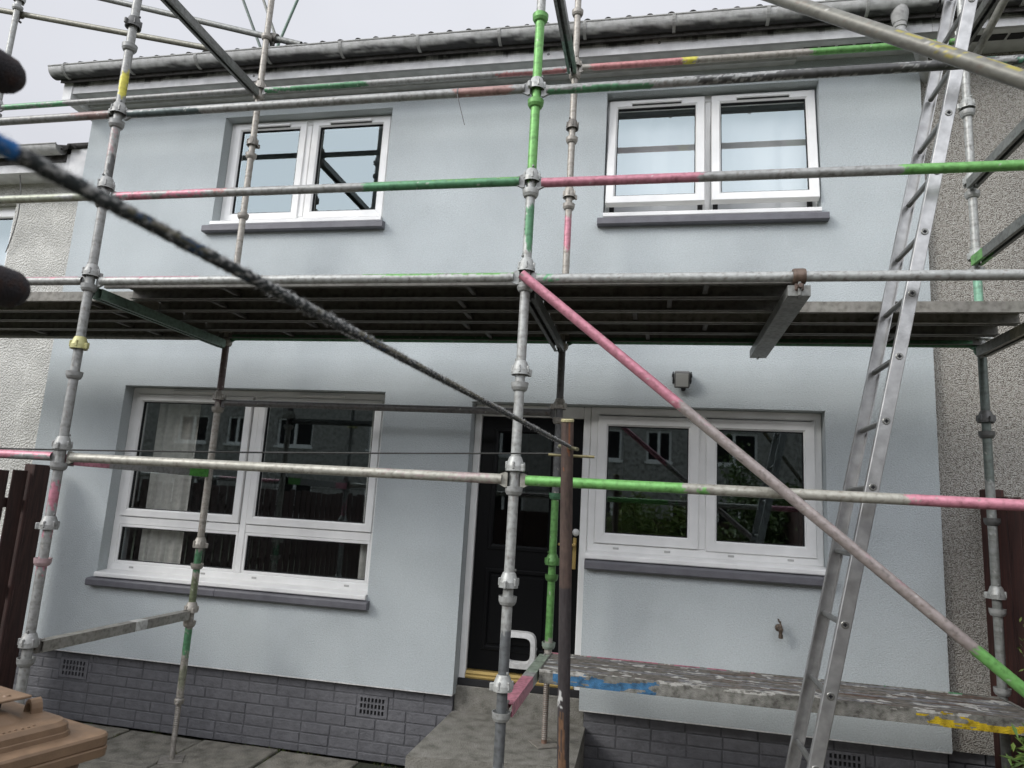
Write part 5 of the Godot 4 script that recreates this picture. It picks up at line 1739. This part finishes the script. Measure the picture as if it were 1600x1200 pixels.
	leafy("garden_shrub", "small tree with arching fronds in the left half of the garden behind the viewer", "shrub", Vector3(-3.9, 0, 7.8), Vector3(1.3, 2.2, 1.0), 3500, 0.16, 0.014, 305, Color(0.13, 0.20, 0.045), 0.1, gp)

func build_bin() -> void:
	var at := Vector3(-1.585, 0.0, 2.95)
	var t := thing("wheelie_bin", "brown plastic wheelie bin with moulded lid in the bottom left corner", "bin", at)
	# local x runs along the lid's far edge to the left, local z along its right edge towards the viewer
	t.rotation.y = -0.27
	var rounded := func(x0: float, x1: float, z0: float, z1: float, r: float) -> PackedVector2Array:
		var o := PackedVector2Array()
		for c in [[x1 - r, z0 + r, -PI * 0.5], [x1 - r, z1 - r, 0.0], [x0 + r, z1 - r, PI * 0.5], [x0 + r, z0 + r, PI]]:
			for k in 7:
				var a: float = c[2] + PI * 0.5 * k / 6.0
				o.append(Vector2(c[0] + cos(a) * r, c[1] + sin(a) * r))
		return o
	var shell := func(s: SurfaceTool, loops: Array) -> void:
		for j in loops.size() - 1:
			var p: Array = loops[j]
			var q: Array = loops[j + 1]
			for k in 28:
				var k1 := (k + 1) % 28
				quad(s, Vector3(p[0][k].x, p[1], p[0][k].y), Vector3(q[0][k].x, q[1], q[0][k].y), Vector3(q[0][k1].x, q[1], q[0][k1].y), Vector3(p[0][k1].x, p[1], p[0][k1].y))
		var l: Array = loops[-1]
		var mid := Vector2.ZERO
		for v in l[0]:
			mid += v / 28.0
		for k in 28:
			var k1 := (k + 1) % 28
			tri(s, Vector3(mid.x, l[1], mid.y), Vector3(l[0][k1].x, l[1], l[0][k1].y), Vector3(l[0][k].x, l[1], l[0][k].y))
	var s := begin()
	shell.call(s, [[rounded.call(-0.50, -0.10, 0.12, 0.62, 0.04), 0.06], [rounded.call(-0.545, -0.035, 0.05, 0.70, 0.04), 1.0]])
	obj("body", s, M.plastic, t)
	s = begin()
	shell.call(s, [[rounded.call(-0.58, 0.0, 0.0, 0.76, 0.035), 1.0], [rounded.call(-0.582, 0.002, -0.002, 0.762, 0.035), 1.024], [rounded.call(-0.577, -0.003, 0.003, 0.757, 0.035), 1.028], [rounded.call(-0.580, 0.0, 0.0, 0.76, 0.035), 1.032], [rounded.call(-0.580, 0.0, 0.0, 0.76, 0.035), 1.056], [rounded.call(-0.575, -0.005, 0.005, 0.755, 0.032), 1.062],
		[rounded.call(-0.535, -0.052, 0.078, 0.715, 0.05), 1.066], [rounded.call(-0.533, -0.054, 0.080, 0.713, 0.05), 1.078], [rounded.call(-0.530, -0.057, 0.083, 0.710, 0.05), 1.080], [rounded.call(-0.528, -0.059, 0.085, 0.708, 0.05), 1.097], [rounded.call(-0.52, -0.07, 0.095, 0.70, 0.05), 1.108], [rounded.call(-0.50, -0.095, 0.115, 0.67, 0.05), 1.113],
		[rounded.call(-0.47, -0.125, 0.185, 0.60, 0.04), 1.115], [rounded.call(-0.45, -0.155, 0.215, 0.57, 0.03), 1.136], [rounded.call(-0.43, -0.17, 0.23, 0.54, 0.03), 1.140]])
	obj("lid", s, M.plastic, t)
	# lifting loop on the lid
	s = begin()
	var lc := Vector3(-0.20, 1.112, 0.115)
	for k in 8:
		var a := PI * k / 8.0
		var b := PI * (k + 1) / 8.0
		var p := func(x: float, r: float) -> Vector3: return lc + Vector3(-cos(x) * r * 0.75, sin(x) * r * 1.5, 0)
		for e in [[0.028, 1.0], [0.020, -1.0]]:
			var q0: Vector3 = p.call(a, e[0])
			var q1: Vector3 = p.call(b, e[0])
			var w := Vector3(0, 0, 0.032)
			quad(s, q0, q1, q1 + w, q0 + w)
		for w in [Vector3.ZERO, Vector3(0, 0, 0.032)]:
			quad(s, p.call(a, 0.02) + w, p.call(a, 0.028) + w, p.call(b, 0.028) + w, p.call(b, 0.02) + w)
	obj("lid_loop", s, M.plastic, t)
	# two rows of worn raised marks on the lid
	s = begin()
	var rng := RandomNumberGenerator.new()
	rng.seed = 23
	for row in 2:
		for k in 19:
			if rng.randf() < 0.12:
				continue
			var z := 0.19 + k * 0.0165
			var x := -0.078 - row * 0.022
			box(s, Vector3(x - 0.006, 1.1085, z), Vector3(x - 0.006 + 0.009 * (0.5 + 0.5 * rng.randf()), 1.1125, z + 0.007), 0.0008, Transform3D.IDENTITY, Color(1.5, 1.5, 1.5))
	obj("raised_marks", s, M.plastic, t)
	# axle bar and wheels at the back
	for z in [0.09, 0.58]:
		s = begin()
		lathe(s, Vector3(-0.50, 0.1, z), Vector3(0, 0, 1), [[0.0, 0.0], [0.09, 0.0], [0.1, 0.01], [0.1, 0.045], [0.09, 0.055], [0.0, 0.055]], 20)
		obj("wheel", s, M.black_plastic, t)
	# a flat board on a dark block lies on the lid
	var at2 := t.transform * Vector3(-0.24, 1.140, 0.24)
	var bt := thing("small_board", "pale brown flat panel on a black block lying on the bin lid", "board", at2)
	bt.rotation.y = -0.27
	s = begin()
	box(s, Vector3(-0.22, 0.03, -0.07), Vector3(0.09, 0.037, 0.32), 0.002)
	obj("panel", s, M.plastic, bt)
	s = begin()
	box(s, Vector3(-0.10, 0.0, -0.02), Vector3(0.035, 0.029, 0.26), 0.003)
	obj("block", s, M.black_plastic, bt)
	s = begin()
	lathe(s, Vector3(0.05, 0.037, -0.02), Vector3.UP, [[0.010, 0.0], [0.008, 0.004], [0.0, 0.005]], 12)
	obj("screw", s, M.plastic, bt)

# ---------------------------------------------------------------- sky
func sky_image() -> ImageTexture:
	var w := 512
	var h := 256
	var im := Image.create(w, h, false, Image.FORMAT_RGBF)
	var n := FastNoiseLite.new()
	n.seed = 12
	n.frequency = 1.3
	n.fractal_octaves = 4
	var bright := Vector3(-0.3, 0.38, 0.88).normalized()
	for y in h:
		for x in w:
			var u := TAU * (x + 0.5) / w
			var v := PI * (y + 0.5) / h
			var d := Vector3(sin(u) * sin(v), cos(v), -cos(u) * sin(v))
			var l := 0.63
			l += 0.15 * maxf(d.y, 0.0)
			l += SKYBACK * pow(maxf(d.dot(bright), 0.0), 1.7)
			l *= 1.0 + 0.10 * n.get_noise_3dv(d * Vector3(1, 2.2, 1)) + 0.02 * n.get_noise_3dv(d * 4.0)
			if d.y < 0.0:
				l = lerpf(l, 0.22, clampf(-d.y * 6.0, 0.0, 1.0))
			im.set_pixel(x, y, Color(l * 0.965, l * 0.985, l * 1.06))
	return ImageTexture.create_from_image(im)
